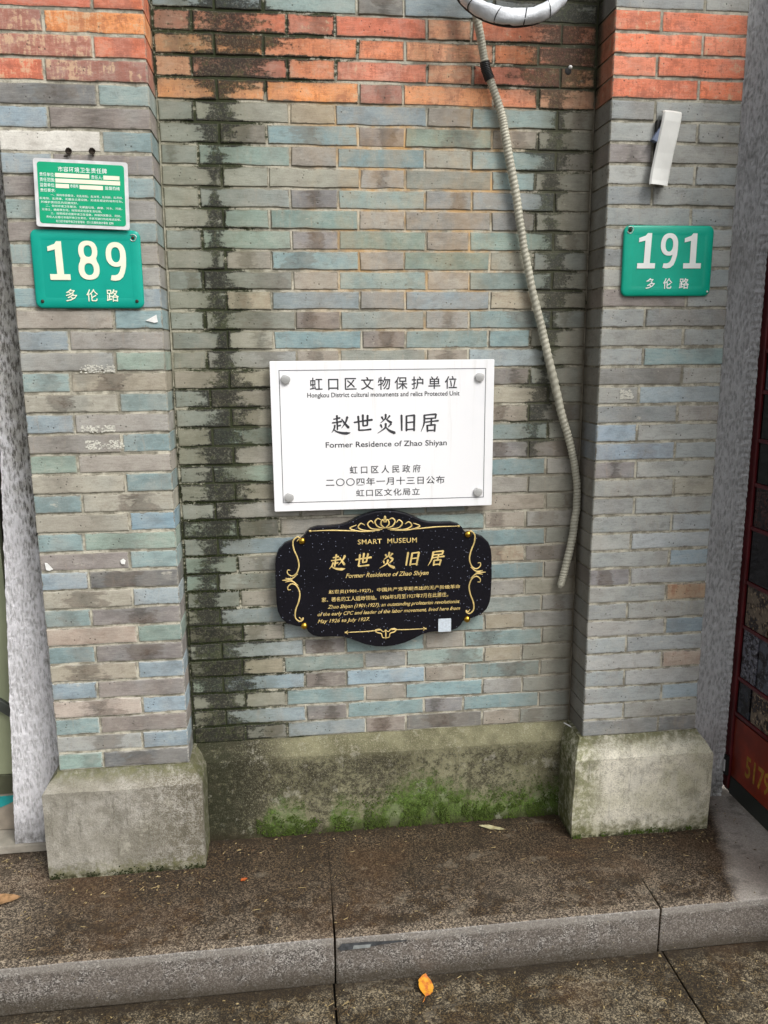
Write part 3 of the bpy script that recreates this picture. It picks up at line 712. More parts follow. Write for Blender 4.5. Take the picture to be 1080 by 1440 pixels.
# building body behind everything, and dark doorway depth
bb = plain('inner_wall', C(70, 66, 60), .9)
tag(box('building_body', (-6, 6, .30, .9, -.5, ZT+.6), bb), 'plain body of the house behind the brick front', 'building')
tag(box('stone_lintel', (-2.2, 2.2, .06, .299, ZT+.001, ZT+.2), M['stucco_r'], None, .004), 'grey stone band running above the brick piers', 'lintel')

# ---------------------------------------------------------------- brush-written title characters
HAN = {
'zhao': [[(14,77,6),(30,80,5),(46,83,8)],[(31,95,9),(31,60,6)],[(6,58,6),(30,61,5),(54,65,8)],[(32,60,8),(32,22,6)],[(33,41,5),(49,45,7)],[(19,46,8),(16,28,6),(3,8,2)],[(12,28,4),(26,14,6),(55,5,10),(80,3,12),(99,6,2)],[(84,87,10),(76,62,7),(54,30,2)],[(55,77,5),(70,56,8),(90,32,11)]],
'shi': [[(3,55,7),(45,61,6),(97,67,9)],[(24,86,9),(27,40,7),(27,14,8)],[(27,14,7),(60,15,6),(90,18,8)],[(48,93,9),(49,36,7)],[(73,90,9),(71,38,7)],[(48,36,6),(72,39,6)]],
'yan': [[(30,84,9),(37,71,5)],[(72,90,8),(59,74,4)],[(51,97,9),(48,76,7),(24,53,2)],[(51,76,4),(64,64,8),(80,54,11)],[(24,44,9),(31,29,5)],[(79,48,8),(63,31,4)],[(51,50,9),(46,27,7),(8,0,2)],[(50,32,4),(68,14,9),(97,0,13)]],
'jiu': [[(17,88,9),(18,8,7)],[(43,84,8),(43,6,8)],[(43,83,6),(64,85,6),(85,87,8)],[(84,87,9),(83,6,8)],[(44,49,6),(82,52,6)],[(44,13,6),(83,15,6)]],
'ju': [[(20,89,6),(50,92,6),(82,94,8)],[(82,94,9),(79,72,7)],[(22,71,6),(80,74,6)],[(21,90,9),(19,45,7),(3,4,2)],[(27,53,6),(60,57,5),(95,60,8)],[(58,70,8),(57,36,7)],[(36,37,8),(38,4,7)],[(37,36,6),(78,39,7)],[(78,39,8),(75,4,7)],[(39,9,6),(75,11,6)]]}
def title(parent, cx, cz, pitch_, size, mat, y, wk=1.0, slant=0.0):
    for i, k in enumerate(('zhao', 'shi', 'yan', 'jiu', 'ju')):
        st = [[((a-50+slant*(b-50))/100*size, (b-48)/100*size, w_/100*size*wk) for a, b, w_ in s] for s in HAN[k]]
        obj('brushed_character', ribbon(st, mat, 'brushed_character'), parent, (cx+(i-2)*pitch_, y, cz+.002*(i % 2)))

# ---------------------------------------------------------------- white plaque
def dome(bmname, r, h_, mat, n=20, rings=5):
    V = [(0, -h_, 0)]; F = []
    for j in range(1, rings+1):
        a = math.pi/2*j/rings
        for k in range(n): th = 2*math.pi*k/n; V.append((r*math.sin(a)*math.cos(th), -h_*math.cos(a), r*math.sin(a)*math.sin(th)))
    for k in range(n): F.append((0, 1+k, 1+(k+1) % n))
    for j in range(rings-1):
        for k in range(n): F.append((1+j*n+k, 1+(j+1)*n+k, 1+(j+1)*n+(k+1) % n, 1+j*n+(k+1) % n))
    return mesh(bmname, V, F, mat, True)
def disc_screw(parent, x, z, y, r, mat, dep=.007, name='screw_cap'):
    bm = bmesh.new(); bmesh.ops.create_cone(bm, cap_ends=True, segments=24, radius1=r, radius2=r, depth=dep, matrix=Matrix.Translation((x, y-dep/2, z)) @ Matrix.Rotation(math.pi/2, 4, 'X'))
    es = [e for e in bm.edges if all(abs(v.co.y-(y-dep)) < 1e-5 for v in e.verts)]
    bmesh.ops.bevel(bm, geom=es, offset=.0014, segments=3, profile=.5, affect='EDGES')
    o = obj(name, bm_mesh(name, bm, mat, True), parent); 
    return o
WP = empty('plaque', (.1165, .096, .951), 'white rectangular plaque with dark lettering and four steel caps, above the black plaque', 'plaque')
WP.rotation_euler = (0, 0, 0)
poly_ext('white_board', rrect(.650, .433, .003, 3), -.012, .0, M['white_enamel'], .0012, WP)
def frame_lines(parent, w_, h_, t_, y, mat, name='border_line'):
    for (x0, x1, z0, z1) in ((-w_/2, w_/2, h_/2-t_, h_/2), (-w_/2, w_/2, -h_/2, -h_/2+t_), (-w_/2, -w_/2+t_, -h_/2+t_, h_/2-t_), (w_/2-t_, w_/2, -h_/2+t_, h_/2-t_)):
        obj(name, mesh(name, [(x0, y, z0), (x1, y, z0), (x1, y, z1), (x0, y, z1)], [(0, 1, 2, 3)], mat), parent)
frame_lines(WP, .600, .383, .0020, -.0124, M['rule'])
yt = -.0126; ink = M['ink']
text(WP, '虹 口 区 文 物 保 护 单 位', .0005, .1515, .427, .037, ink, yt, .012)
text(WP, 'Hongkou District cultural monuments and relics Protected Unit', .0005, .118, .443, .0175, ink, yt, .012)
title(WP, .004, .0345, .0653, .056, ink, yt, 1.25)
text(WP, 'Former Residence of Zhao Shiyan', .007, -.026, .357, .0215, ink, yt, .014)
text(WP, '虹 口 区 人 民 政 府', .002, -.0985, .210, .0235, ink, yt, .008)
text(WP, '二〇〇四年一月十三日公布', .003, -.134, .353, .0235, ink, yt, .008, spacing=1.15)
text(WP, '虹口区文化局立', .010, -.1675, .190, .0215, ink, yt, .006, spacing=1.15)
for sx in (-1, 1):
    for sz in (-1, 1): disc_screw(WP, sx*.281, sz*.170-.004, -.012, .0135, M['steel'])

# ---------------------------------------------------------------- black plaque
BP = empty('plaque', (.1155, .096, .516), 'black stone plaque with scalloped outline and gold scrollwork, below the white plaque', 'plaque')
half = [(0, .213), (.03, .211), (.062, .203), (.09, .191), (.112, .180), (.135, .174), (.165, .172), (.20, .172), (.222, .166), (.235, .154), (.241, .143), (.249, .137), (.270, .134), (.298, .124), (.316, .106), (.325, .084), (.328, .06), (.3285, 0)]
outl = half+[(x, -z) for x, z in reversed(half[:-1])]+[(-x, -z) for x, z in half[1:]]+[(-x, z) for x, z in reversed(half[1:-1])]
poly_ext('stone_board', [(x, z) for x, z in outl], -.020, .0, M['black'], .0035, BP)
yb = -.0206; gold = M['gold']
def gcurve(pts, r0, r1=None, name='scrollwork', mirror=(1,)):
    r0 *= .82; P = catmull([(a, yb, b) for a, b in pts], 6); r1 = r0*.5 if r1 is None else r1
    for s in mirror:
        Q = [Vector((p.x*s, p.y, p.z)) for p in P]
        # always thickest in the middle
        obj(name, tube_mesh(name, Q, lambda u, i: r1+(r0-r1)*math.sin(math.pi*min(1, max(0, u))), gold, 6, True, .45), BP)
def spiral(cx, cz, r, a0, turns, d=1, n=9):
    return [(cx+r*(1-.75*k/n)*math.cos(R(a0)+d*turns*2*math.pi*k/n), cz+r*(1-.75*k/n)*math.sin(R(a0)+d*turns*2*math.pi*k/n)) for k in range(n+1)]
mm = (1, -1)
# top crest
gcurve([(-.004+.0, .178), (.0, .196), (.004, .178)], .0035, .0015)
gcurve([(.0, .160), (.012, .172), (.008, .186), (.0, .178)], .0032, mirror=mm)
gcurve([(.004, .160), (.022, .166), (.030, .180), (.022, .190), (.012, .186)], .0030, mirror=mm)
gcurve([(.008, .157), (.040, .160), (.052, .174), (.042, .184), (.034, .176)], .0030, mirror=mm)
gcurve([(.015, .154), (.060, .155), (.080, .165), (.072, .177), (.060, .171)], .0030, mirror=mm)
gcurve([(.030, .152), (.075, .153), (.105, .163), (.085, .173)], .0028, mirror=mm)
gcurve([(.050, .152), (.110, .156), (.160, .159), (.221, .159)], .0027, .0011, mirror=mm)
for s in mm: obj('scrollwork', tube_mesh('scrollwork', [(s*(.219), yb, .159), (s*.226, yb, .159)], .0030, gold, 8), BP)
# side scrolls
for s in mm:
    g_ = [(-.262, .127), (-.256, .134), (-.250, .130), (-.252, .137), (-.262, .140), (-.273, .128), (-.272, .105), (-.262, .078), (-.258, .052), (-.266, .030), (-.280, .022), (-.292, .030), (-.292, .040), (-.284, .040)]
    for v in (1, -1):
        gcurve([(a*s, (b-.010)*v+.012) for a, b in g_], .0030, .0013)
        gcurve([(-.262*s, (.018)*v+.012), (-.280*s, .004*v+.012), (-.300*s, .006*v+.012)], .0028, .001)
    gcurve([(-.278*s, .012), (-.309*s, .012)], .0030, .001)
# bottom flourish
gcurve([(.012, -.158), (.06, -.1605), (.118, -.1605)], .0021, .0012, mirror=mm)
gcurve([(.0, -.184), (.010, -.182), (.014, -.170), (.026, -.166), (.032, -.158), (.018, -.156), (.008, -.164), (.0, -.158)], .0027, mirror=mm)
gcurve([(0, -.160), (0, -.188)], .0030, .0012)
for s in mm:
    gcurve([(s*.116, -.155), (s*.121, -.1605), (s*.116, -.166)], .0020, .001); obj('scrollwork', tube_mesh('scrollwork', [(s*.119, yb, -.1605), (s*.126, yb, -.1605)], .0024, gold, 8), BP)
yg = -.0212
text(BP, 'SMART  MUSEUM', .007, .121, .178, .0150, gold, yg, .020, spacing=1.1)
title(BP, .008, .0615, .0745, .049, gold, yg, 1.4, .18)
text(BP, 'Former Residence of Zhao Shiyan', .006, .016, .252, .0180, gold, yg, .016, .35)
text(BP, '赵世炎(1901-1927)，中国共产党早期杰出的无产阶级革命', .0295, -.0305, .402, .0145, gold, yg, .018)
text(BP, '家、著名的工人运动领袖。1926年5月至1927年7月在此居住。', .0, -.0535, .386, .0145, gold, yg, .018)
text(BP, 'Zhao Shiyan (1901-1927), an outstanding proletarian revolutionist', .027, -.0785, .405, .0150, gold, yg, .010, .35)
text(BP, 'of the early CPC and leader of the labor movement, lived here from', .012, -.1005, .437, .0150, gold, yg, .010, .35)
text(BP, 'May 1926 to July 1927.', -.128, -.1225, .158, .0150, gold, yg, .010, .35)
for x, z in ((-.2465, .130), (.2520, .133), (-.2475, -.133), (.2530, -.136)):
    obj('brass_stud', dome('brass_stud', .0105, .009, M['brass']), BP, (x, -.0204, z))
# blank pale paper label where a printed code is left out
poly_ext('paper_label', rrect(.040, .042, .002, 2), -.0214, -.0200, M['pale_label'], .0, BP, (.183, 0, -.152))

# ---------------------------------------------------------------- enamel number plates
def pillow(name, w_, h_, r, dep, mat, rimw=.012):
    """rounded plate domed a little, with a rim that turns back"""
    V = []; F = []; N = 7; rings = []
    for ins, y in ((.0, .004), (0, -.001), (.0015, -.0035), (.005, -.0035-dep*.45), (rimw, -.0035-dep), (rimw*2.2, -.0030-dep*1.15)):
        q = [(x, y, z) for x, z in rrect(w_-2*ins, h_-2*ins, max(.004, r-ins*.8), N)]; rings.append(q)
    n = len(rings[0])
    for q in rings: V += q
    for j in range(len(rings)-1):
        for k in range(n): F.append((j*n+k, (j+1)*n+k, (j+1)*n+(k+1) % n, j*n+(k+1) % n))
    F.append(tuple((len(rings)-1)*n+k for k in range(n)))
    me = mesh(name, V, F, mat, True)
    me.polygons[len(F)-1].use_smooth = False
    return me
def digit_curve(polys):
    cu = bpy.data.curves.new('digit', 'CURVE'); cu.dimensions = '2D'; cu.fill_mode = 'FRONT'; cu.extrude = .0004
    for P in polys:
        s = cu.splines.new('POLY'); s.points.add(len(P)-1); s.use_cyclic_u = True
        for i, (a, b) in enumerate(P): s.points[i].co = (a, b, 0, 1)
    o = bpy.data.objects.new('digit', cu); link(o); bpy.context.view_layer.update()
    me = bpy.data.meshes.new_from_object(o.evaluated_get(bpy.context.evaluated_depsgraph_get())); bpy.data.objects.remove(o)
    for v in me.vertices: v.co = Vector((v.co.x, -v.co.z, v.co.y))
    return me
def ell(cx, cz, rx, rz, a0=0, a1=360, n=28, p=2.0):
    out = []
    for k in range(n+(0 if a1-a0 == 360 else 1)):
        a = R(a0+(a1-a0)*k/n); c, s = math.cos(a), math.sin(a)
        out.append((cx+rx*math.copysign(abs(c)**(2/p), c), cz+rz*math.copysign(abs(s)**(2/p), s)))
    return out
def digit_polys(ch):
    if ch == '1': return [[(.10, 0), (.66, 0), (.66, .15), (.49, .15), (.49, 1.0), (.36, 1.0), (.30, .93), (.10, .86), (.10, .74), (.30, .79), (.30, .15), (.10, .15)]]
    if ch == '8':
        # one outline: upper bowl then lower bowl, with two counters
        up_ = ell(.38, .735, .27, .265, -38, 218, 26, 2.4); lo = ell(.38, .275, .30, .275, 142, 398, 26, 2.4)
        return [up_+lo, ell(.38, .735, .12, .150, n=20, p=2.3), ell(.38, .272, .135, .155, n=20, p=2.3)]
    # 9: ring on top, stem curving down to a foot at lower left
    outer = ell(.37, .665, .30, .335, 0, 180, 22, 2.3)+ell(.37, .665, .30, .30, 180, 282, 12, 2.2)[1:]+[(.50, .395), (.485, .33), (.45, .24), (.40, .175), (.32, .145), (.20, .145), (.17, .02), (.30, .0), (.44, .02), (.55, .10), (.61, .22), (.655, .38), (.67, .55)]
    return [outer, ell(.365, .675, .135, .195, n=22, p=2.3)]
def plate(name, X, Z, label, num, w_, h_, mat, dmat, tilt, roll_, digits, seed):
    t = empty(name, (X, -.006, Z), label, 'house number sign', 'green enamel house number plates'); t.rotation_euler = (tilt, roll_, 0)
    obj('enamel_plate', pillow('enamel_plate', w_, h_, .017, .0025, mat), t)
    yy = -.0072
    for ch, (cx, cz, dw, dh, sh) in zip(num, digits):
        me = digit_curve(digit_polys(ch))
        xs_ = [v.co.x for v in me.vertices]; zs_ = [v.co.z for v in me.vertices]
        xm, zm = (min(xs_)+max(xs_))/2, (min(zs_)+max(zs_))/2; kx, kz = dw/(max(xs_)-min(xs_)), dh/(max(zs_)-min(zs_))
        for v in me.vertices: v.co.x = (v.co.x-xm)*kx+(v.co.z-zm)*kz*sh; v.co.z = (v.co.z-zm)*kz
        me.materials.clear(); me.materials.append(dmat); obj('digit', me, t, (cx, yy, cz))
    return t
S1 = plate('house_number_sign', -.6625, 1.4055, 'green enamel sign reading 189 with cream figures, below the white-edged notice', '189', .272, .195, M['green_a'], M['cream'], .012, .004,
           [(-.069, .021, .050, .095, -.02), (.0045, .0225, .052, .096, 0), (.0735, .020, .050, .096, .0)], 1)
text(S1, '多', -.0445, -.0645, .029, .031, M['cream'], -.0074, .02); text(S1, '伦', .0075, -.0645, .029, .031, M['cream'], -.0074, .02); text(S1, '路', .0585, -.0645, .031, .031, M['cream'], -.0074, .02)
S2 = plate('house_number_sign', .9085, 1.4345, 'green enamel sign reading 191 with white figures, alone on the right pier', '191', .262, .190, M['green_b'], M['cream_w'], .010, -.004,
           [(-.064, .027, .052, .094, .03), (.000, .027, .050, .094, 0), (.070, .027, .052, .094, 0)], 2)
text(S2, '多', -.0495, -.0605, .027, .029, M['cream_w'], -.0074, .04); text(S2, '伦', .0015, -.0605, .027, .029, M['cream_w'], -.0074, .04); text(S2, '路', .0500, -.0605, .029, .029, M['cream_w'], -.0074, .04)
# fixing holes with ragged enamel
def screw(parent, x, z, y, r=.0045, mat=None):
    o = obj('fixing_screw', dome('fixing_screw', r, .003, mat or M['rust'], 12, 3), parent, (x, y, z)); return o
screw(S1, -.118, -.080, -.0062); screw(S1, .119, -.079, -.0062); screw(S1, .119, .079, -.0062); screw(S2, -.116, .082, -.0062, .006); screw(S2, .121, -.083, -.0062, .003, M['paper'])
for o_, x, z, s_ in ((S2, -.116, .082, 1.0), (S1, .119, .079, .9)):
    obj('chipped_enamel', tube_mesh('chipped_enamel', [(x+.009*s_*math.cos(a)*(1+.15*math.sin(3*a)), -.0064, z+.009*s_*math.sin(a)) for a in [R(200+k*14) for k in range(22)]], .0011, M['steel'], 6), o_)

# green notice, tilted, in front of the 189 sign's top edge
N = empty('notice_sign', (-.6595, -.020, 1.5865), 'small green notice with white rim and cream bars, just above the 189 sign', 'notice sign'); N.rotation_euler = (0, R(1.8), 0)
poly_ext('white_backing', rrect(.228, .162, .006, 4), -.0015, .001, M['edge_white'], 0, N)
poly_ext('green_face', rrect(.210, .146, .007, 4), -.0021, -.0016, M['green_c'], 0, N)
yn = -.0024; cw = M['cream_w']
text(N, '市容环境卫生责任牌', .004, .0575, .118, .0125, cw, yn, .004, spacing=1.1)
text(N, '责任单位:', -.0820, .0435, .036, .0092, cw, yn, .003); text(N, '责任人:', .038, .0420, .027, .0092, cw, yn, .003)
text(N, '责任范围:', -.0820, .0310, .036, .0092, cw, yn, .003)
text(N, '监督单位:', -.0820, .0185, .036, .0092, cw, yn, .003); text(N, '市容所', -.0175, .0185, .020, .0085, cw, yn, .01); text(N, '监督热线', .075, .0175, .036, .0085, cw, yn, .01)
text(N, '责任要求:', -.0820, .0060, .036, .0085, cw, yn, .003)
for (x0, x1, z) in ((-.0625, .0200, .0430), (.054, .0935, .0422), (-.0625, .0945, .0300), (-.0625, -.0300, .0175), (-.0050, .0520, .0170)):
    obj('cream_bar', mesh('cream_bar', [(x0, -.0026, z-.0049), (x1, -.0026, z-.0049), (x1, -.0026, z+.0049), (x0, -.0026, z+.0049)], [(0, 1, 2, 3)], M['bar_cream']), N)
for i, (s, x, wd) in enumerate((('一、保持市容整洁，无乱张贴，乱涂写、乱刻画、乱吊挂、', .012, .176), ('乱堆放、乱搭建、无擅自占道设摊，无违反规定的城市行为，', -.002, .202), ('并维护责任区内设施完好。', -.055, .090), ('二、保持环境卫生整洁，无暴露垃圾、粪便、污水、污迹，', .004, .186), ('无渣土、蝇蛆孳生地，按照规定投放生活垃圾。', -.026, .146), ('三、按照规定设置环境卫生设施，并保持其整洁、完好。', .008, .172), ('责任人应履行市容环境卫生责任，市民可拨打热线电话监督。', .002, .182))):
    text(N, s, x, -.0045-i*.0088, wd, .0058, cw, yn, .0)
text(N, '虹口区市容环境卫生管理局 · 四川北路街道办事处 监制', .004, -.0668, .140, .0062, cw, yn, .0)

# two rusty clips above the notice
for k, (x, z, lab) in enumerate(((-.687, 1.691, 'rusty wire clip above the notice sign, the left one of the pair'), (-.630, 1.692, 'rusty wire clip above the notice sign, the right one of the pair'))):
    t = empty('wire_clip', (x, -.002, z), lab, 'clip', 'rusty clips above the notice')
    obj('nail_head', dome('nail_head', .0065, .008, M['rust'], 12, 3), t)
    P = [(.0075*math.cos(a)*(1-.02*j), -.007-.003*math.sin(a*1.7), .0065*math.sin(a)) for j, a in enumerate([R(40*q) for q in range(14)])]+[(.003, -.008, -.010), (-.012 if k == 0 else .002, -.008, -.013)]
    obj('wire', tube_mesh('wire', P, .0018, M['rust'], 6), t)

# ---------------------------------------------------------------- corrugated conduit, black joint and taped loop
CPTS = [(.352, .060, 2.13), (.372, .066, 2.06), (.388, .080, 2.00), (.403, .090, 1.946), (.422, .094, 1.905), (.446, .095, 1.84), (.462, .095, 1.78), (.480, .094, 1.70), (.499, .094, 1.605), (.518, .094, 1.51), (.541, .094, 1.408), (.572, .094, 1.29), (.606, .093, 1.175), (.648, .092, 1.02), (.680, .091, .92), (.700, .091, .84), (.711, .091, .755), (.706, .091, .67), (.694, .092, .585), (.678, .093, .50), (.668, .094, .462)]
PATH = [p+Vector((mn.noise(Vector((p.z*9, 0, 0)))*.0035+mn.noise(Vector((p.z*26, 5, 0)))*.0012, 0, 0)) for p in catmull(CPTS, 64)]
cab = empty('conduit', (.541, .094, 1.408), 'long pale grey ribbed conduit hanging down the recess, black tape near its top', 'conduit')
def rr_(u, i):
    base = .0113 if u < .985 else .0113*(1-(u-.985)/.015*.55)
    base *= 1+.05*math.sin(u*23)
    if u < .13: base *= .92
    return lambda th, b=base, i=i, u=u: b+(.0008 if u > .13 else .0004)*math.sin(th-i*2*math.pi/7.6)
me = tube_mesh('ribbed_sleeve', [p-Vector(cab.location) for p in PATH], rr_, M['cable'], 14); obj('ribbed_sleeve', me, cab)
tp = [p-Vector(cab.location) for p in PATH if 1.918 < p.z < 1.962]
obj('black_tape', tube_mesh('black_tape', tp, lambda u, i: .0138+.0008*math.sin(i*1.1), M['tape_k'], 14), cab)
loop = empty('taped_loop', (.45, .03, 2.10), 'loop of thick cable wrapped in white tape with dark seams, above the conduit', 'cable loop')
LC = Vector((.447, -.005, 2.155)); RL = 1.0; rings = []
arc = [Vector((LC.x+.150*math.cos(R(a)), LC.y+.012*math.cos(R(a*2)), LC.z+.121*math.sin(R(a)) )) for a in range(0, 361, 3)]
rg = random.Random(4); n0 = len(arc)
def lr(u, i):
    ph = (i % 9)/9
    return lambda th, ph=ph, i=i: .0178*(1+.12*(1-ph))+.0016*math.sin(th*3+i*.3)+.0008*math.sin(th*7+i)
lm = tube_mesh('tape_wrap', [p-Vector(loop.location) for p in arc], lr, M['tape_w'], 18, False); obj('tape_wrap', lm, loop)
for k in range(4, n0-4, 9):
    p = arc[k]; t = (arc[k+1]-arc[k-1]).normalized(); a = Vector((0, 1, 0)); b = t.cross(a).normalized(); a = b.cross(t)
    P = [p-Vector(loop.location)+(a*math.cos(th)+b*math.sin(th))*.0196+t*.009*math.sin(th+.6) for th in [2*math.pi*q/20 for q in range(21)]]
    obj('dark_seam', tube_mesh('dark_seam', P, .0011+.0006*rg.random(), M['tape_k'], 6, False), loop)
# dark cable lying behind the wrap
obj('inner_cable', tube_mesh('inner_cable', [p-Vector(loop.location)+Vector((.0, .015, -.006)) for p in arc], .0135, M['black_hole'], 10, False), loop)

# ---------------------------------------------------------------- white cover strip on the right pier
tb = empty('cover_strip', (.875, -.012, 1.725), 'tilted white plastic strip hanging from a torn bracket above the 191 sign', 'plastic strip')
bm = bmesh.new(); rows = []
prof = [(.097, .006), (.098, -.012), (.092, -.024), (.07, -.027), (.03, -.026), (-.01, -.023), (-.05, -.024), (-.08, -.029), (-.092, -.033)]
for z, y in prof:
    y *= .62
    cxs = .0155*(z/.09); hw = .0268-(.001 if z < -.08 else 0)
    rows.append([Vector((cxs-hw, y+.004, z-.001)), Vector((cxs-hw+.004, y, z)), Vector((cxs, y-.0012, z-.002)), Vector((cxs+hw-.004, y, z-.0045)), Vector((cxs+hw, y+.004, z-.005))])
fr = [[bm.verts.new(v) for v in r] for r in rows]; bk = [[bm.verts.new(v+Vector((0, .0022, 0))) for v in r] for r in rows]
for A, fl in ((fr, 0), (bk, 1)):
    for i in range(len(A)-1):
        for k in range(4):
            q = (A[i][k], A[i][k+1], A[i+1][k+1], A[i+1][k]); bm.faces.new(q if not fl else q[::-1])
for i in range(len(fr)-1):
    bm.faces.new((fr[i][0], fr[i+1][0], bk[i+1][0], bk[i][0])); bm.faces.new((fr[i][4], bk[i][4], bk[i+1][4], fr[i+1][4]))
for k in range(4): bm.faces.new((fr[0][k], bk[0][k], bk[0][k+1], fr[0][k+1])); bm.faces.new((fr[-1][k], fr[-1][k+1], bk[-1][k+1], bk[-1][k]))
obj('white_cover', bm_mesh('white_cover', bm, M['pvc'], False), tb)
obj('dark_backing', bm_mesh('dark_backing', box_bm(-.024, .018, -.004, .011, -.084, .074, .003), M['black_hole']), tb)
poly_ext('bent_tab', [(-.038, .022), (-.020, .050), (-.012, .062), (-.014, .028), (-.026, .016)], -.012, .004, M['pvc_blue'], .001, tb)

# ---------------------------------------------------------------- small things
def scrap(name, pts, loc, mat, label, cat, y0=-.0022, y1=.0, group=None):
    o = poly_ext(name, pts, y0, y1, mat, 0, None, loc); return tag(o, label, cat, group)
scrap('paper_scrap', [(-.018, -.002), (.010, .013), (.013, -.006), (.004, -.008)], (-.508, -.002, 1.279), M['paper'], 'white triangular paper scrap stuck right of and below the 189 sign', 'paper scrap', group='paper scraps stuck on the left pier')
scrap('paper_scrap', [(-.008, .011), (-.002, .010), (.012, -.008), (.002, -.012), (-.006, -.009)], (-.831, -.002, .617), M['paper'], 'white paper scrap stuck near the left edge of the left pier', 'paper scrap', group='paper scraps stuck on the left pier')
scrap('paper_scrap', [(-.007, .004), (.001, .009), (.007, .003), (.004, -.007), (-.005, -.006)], (-.630, -.002, .623), M['paper'], 'tiny white paper scrap stuck mid-height near the middle of the left pier', 'paper scrap', group='paper scraps stuck on the left pier')
# chalky smears left by peeled labels
for k, (x, z, w_, h_, lab) in enumerate(((-.659, 1.153, .088, .020, 'uppermost chalky smear of a peeled label on the left pier'), (-.668, .994, .086, .018, 'chalky smear of a peeled label in the middle of the left pier'), (-.655, .950, .10, .024, 'lowest chalky smear of a peeled label, broad and curved, on the left pier'), (.812, 1.066, .040, .026, 'ragged white paint smear on the right pier beside a dark chip'))):
    rg = random.Random(40+k); V = []; F = []
    for _ in range(240):
        a, b = rg.uniform(-1, 1), rg.uniform(-1, 1)
        if rg.random() < .35+.3*math.sin(a*5+k)+.2*b: continue
        s_ = rg.uniform(.0010, .0032); cx_, cz_ = a*w_/2, b*h_/2; th = rg.uniform(0, 3.14); c = len(V)
        for q in range(4):
            an = th+q*math.pi/2+rg.uniform(-.4, .4); V.append((cx_+s_*1.3*math.cos(an), -rg.uniform(.0003, .0012), cz_+s_*.8*math.sin(an)))
        F.append((c, c+1, c+2, c+3))
    o = obj('paint_smear', mesh('paint_smear', V, F, M['chalk']), None, (x, -.0012, z)); tag(o, lab, 'paint smear', 'chalky smears on the piers', 'stuff')
# nail in the upper right of the recess and the wire end at the plinth
t = empty('nail', (.649, D, 1.963), 'bright nail with a dark plug in the upper right of the recess', 'nail')
obj('nail_head', dome('nail_head', .006, .008, M['paper'], 12, 3), t, (0, 0, 0)); obj('dark_plug', dome('dark_plug', .011, .003, M['black_hole'], 12, 3), t, (-.006, 0, -.010))
o = obj('wire_end', tube_mesh('wire_end', catmull([(0, .0, .004), (.018, -.03, .001), (.04, -.07, -.003), (.060, -.10, -.014)], 6), .0022, M['paper'], 8), None, (.700, D-.02, -.001)); tag(o, 'short pale wire end lying on the ledge where recess meets the right pier', 'wire')
# dark mended chip in the riser edge under the middle slab
chip = mesh('edge_patch', [(-.074, 0, .0), (-.062, 0, .013), (.00, 0, .012), (.05, 0, .009), (.11, 0, .006), (.11, 0, .003), (.05, 0, .000), (-.02, 0, -.007), (-.066, 0, -.008)], [tuple(range(9))], plain('dark_cement', C(62, 64, 66), .7, var=.4, scale=60))
tag(obj('edge_patch', chip, None, (0, YS-.0085, -.345)), 'dark cement patch on the step edge, right of the slab joint', 'patch')
chip2 = mesh('edge_patch', [(-.03, 0, -.006), (.016, 0, -.006), (.018, 0, .004), (-.027, 0, .005)], [(0, 1, 2, 3)], plain('pale_cement', C(132, 136, 134), .7, var=.2, scale=60))
tag(obj('edge_patch', chip2, None, (-.005, YS-.0105, -.344)), 'small pale cement dab within the dark patch on the step edge', 'patch')

def leaf(name, loc, L_, W_, rot, tilt, mat, label, stem=True, curl=.2):
    t = empty(name, loc, label, 'leaf', 'fallen leaves'); t.rotation_euler = (tilt[0], tilt[1], rot)
    V = []; F = []; n = 9
    for i in range(n+1):
        u = i/n; wd = W_/2*math.sin(math.pi*u**.8)**.85 if 0 < u < 1 else .0004
        for k in range(-2, 3):
            x = L_*(u-.5); y = wd*k/2*(1+.06*math.sin(i*2.3+k)); z = .002+curl*abs(y)*(1.0)+curl*.6*L_*(u-.5)**2+.0012*math.sin(i*1.7+k)
            V.append((x, y, z))
    for i in range(n):
        for k in range(4): F.append((i*5+k, i*5+k+1, (i+1)*5+k+1, (i+1)*5+k))
    me = mesh('blade', V, F, mat, True); obj('blade', me, t)
    if stem: obj('stalk', tube_mesh('stalk', [(-L_*.5, 0, .003), (-L_*.68, .003, .004), (-L_*.88, .008, .002)], .0011, mat, 5), t)
    return t
def leafmat(name, a, b):
    t = NT(name); p = t.pos(); n = t.noise(p, 60, 4, .6); return t.done(t.mix(t.step(n, .42, .6), a, b), .45, [(t.noise(p, 160, 3), .4, .001)])
ly = leafmat('yellow_leaf', C(204, 146, 42), C(176, 96, 40)); lb = leafmat('tan_leaf', C(160, 124, 88), C(128, 98, 66)); lp = leafmat('pale_leaf', C(178, 172, 136), C(150, 140, 104)); lo_ = leafmat('orange_leaf', C(170, 86, 36), C(130, 64, 30))
leaf('fallen_leaf', (.152, -.428, -.457), .066, .044, R(80), (R(24), R(-10), 0), ly, 'bright yellow-orange leaf on the paving at the foot of the step', curl=.35)
leaf('fallen_leaf', (-1.005, -.127, -.319), .105, .05, R(8), (0, 0, 0), lb, 'tan dry leaf on the step at the far left below the door sill', stem=False, curl=.25)
leaf('fallen_leaf', (.452, .034, -.319), .085, .022, R(-22), (0, 0, 0), lp, 'pale slender leaf on the step against the mossy plinth', stem=False, curl=.3)
leaf('fallen_leaf', (-.330, -.122, -.319), .022, .014, R(30), (0, 0, 0), lo_, 'tiny orange leaf crumb on the step right of the left pier', stem=False, curl=.4)
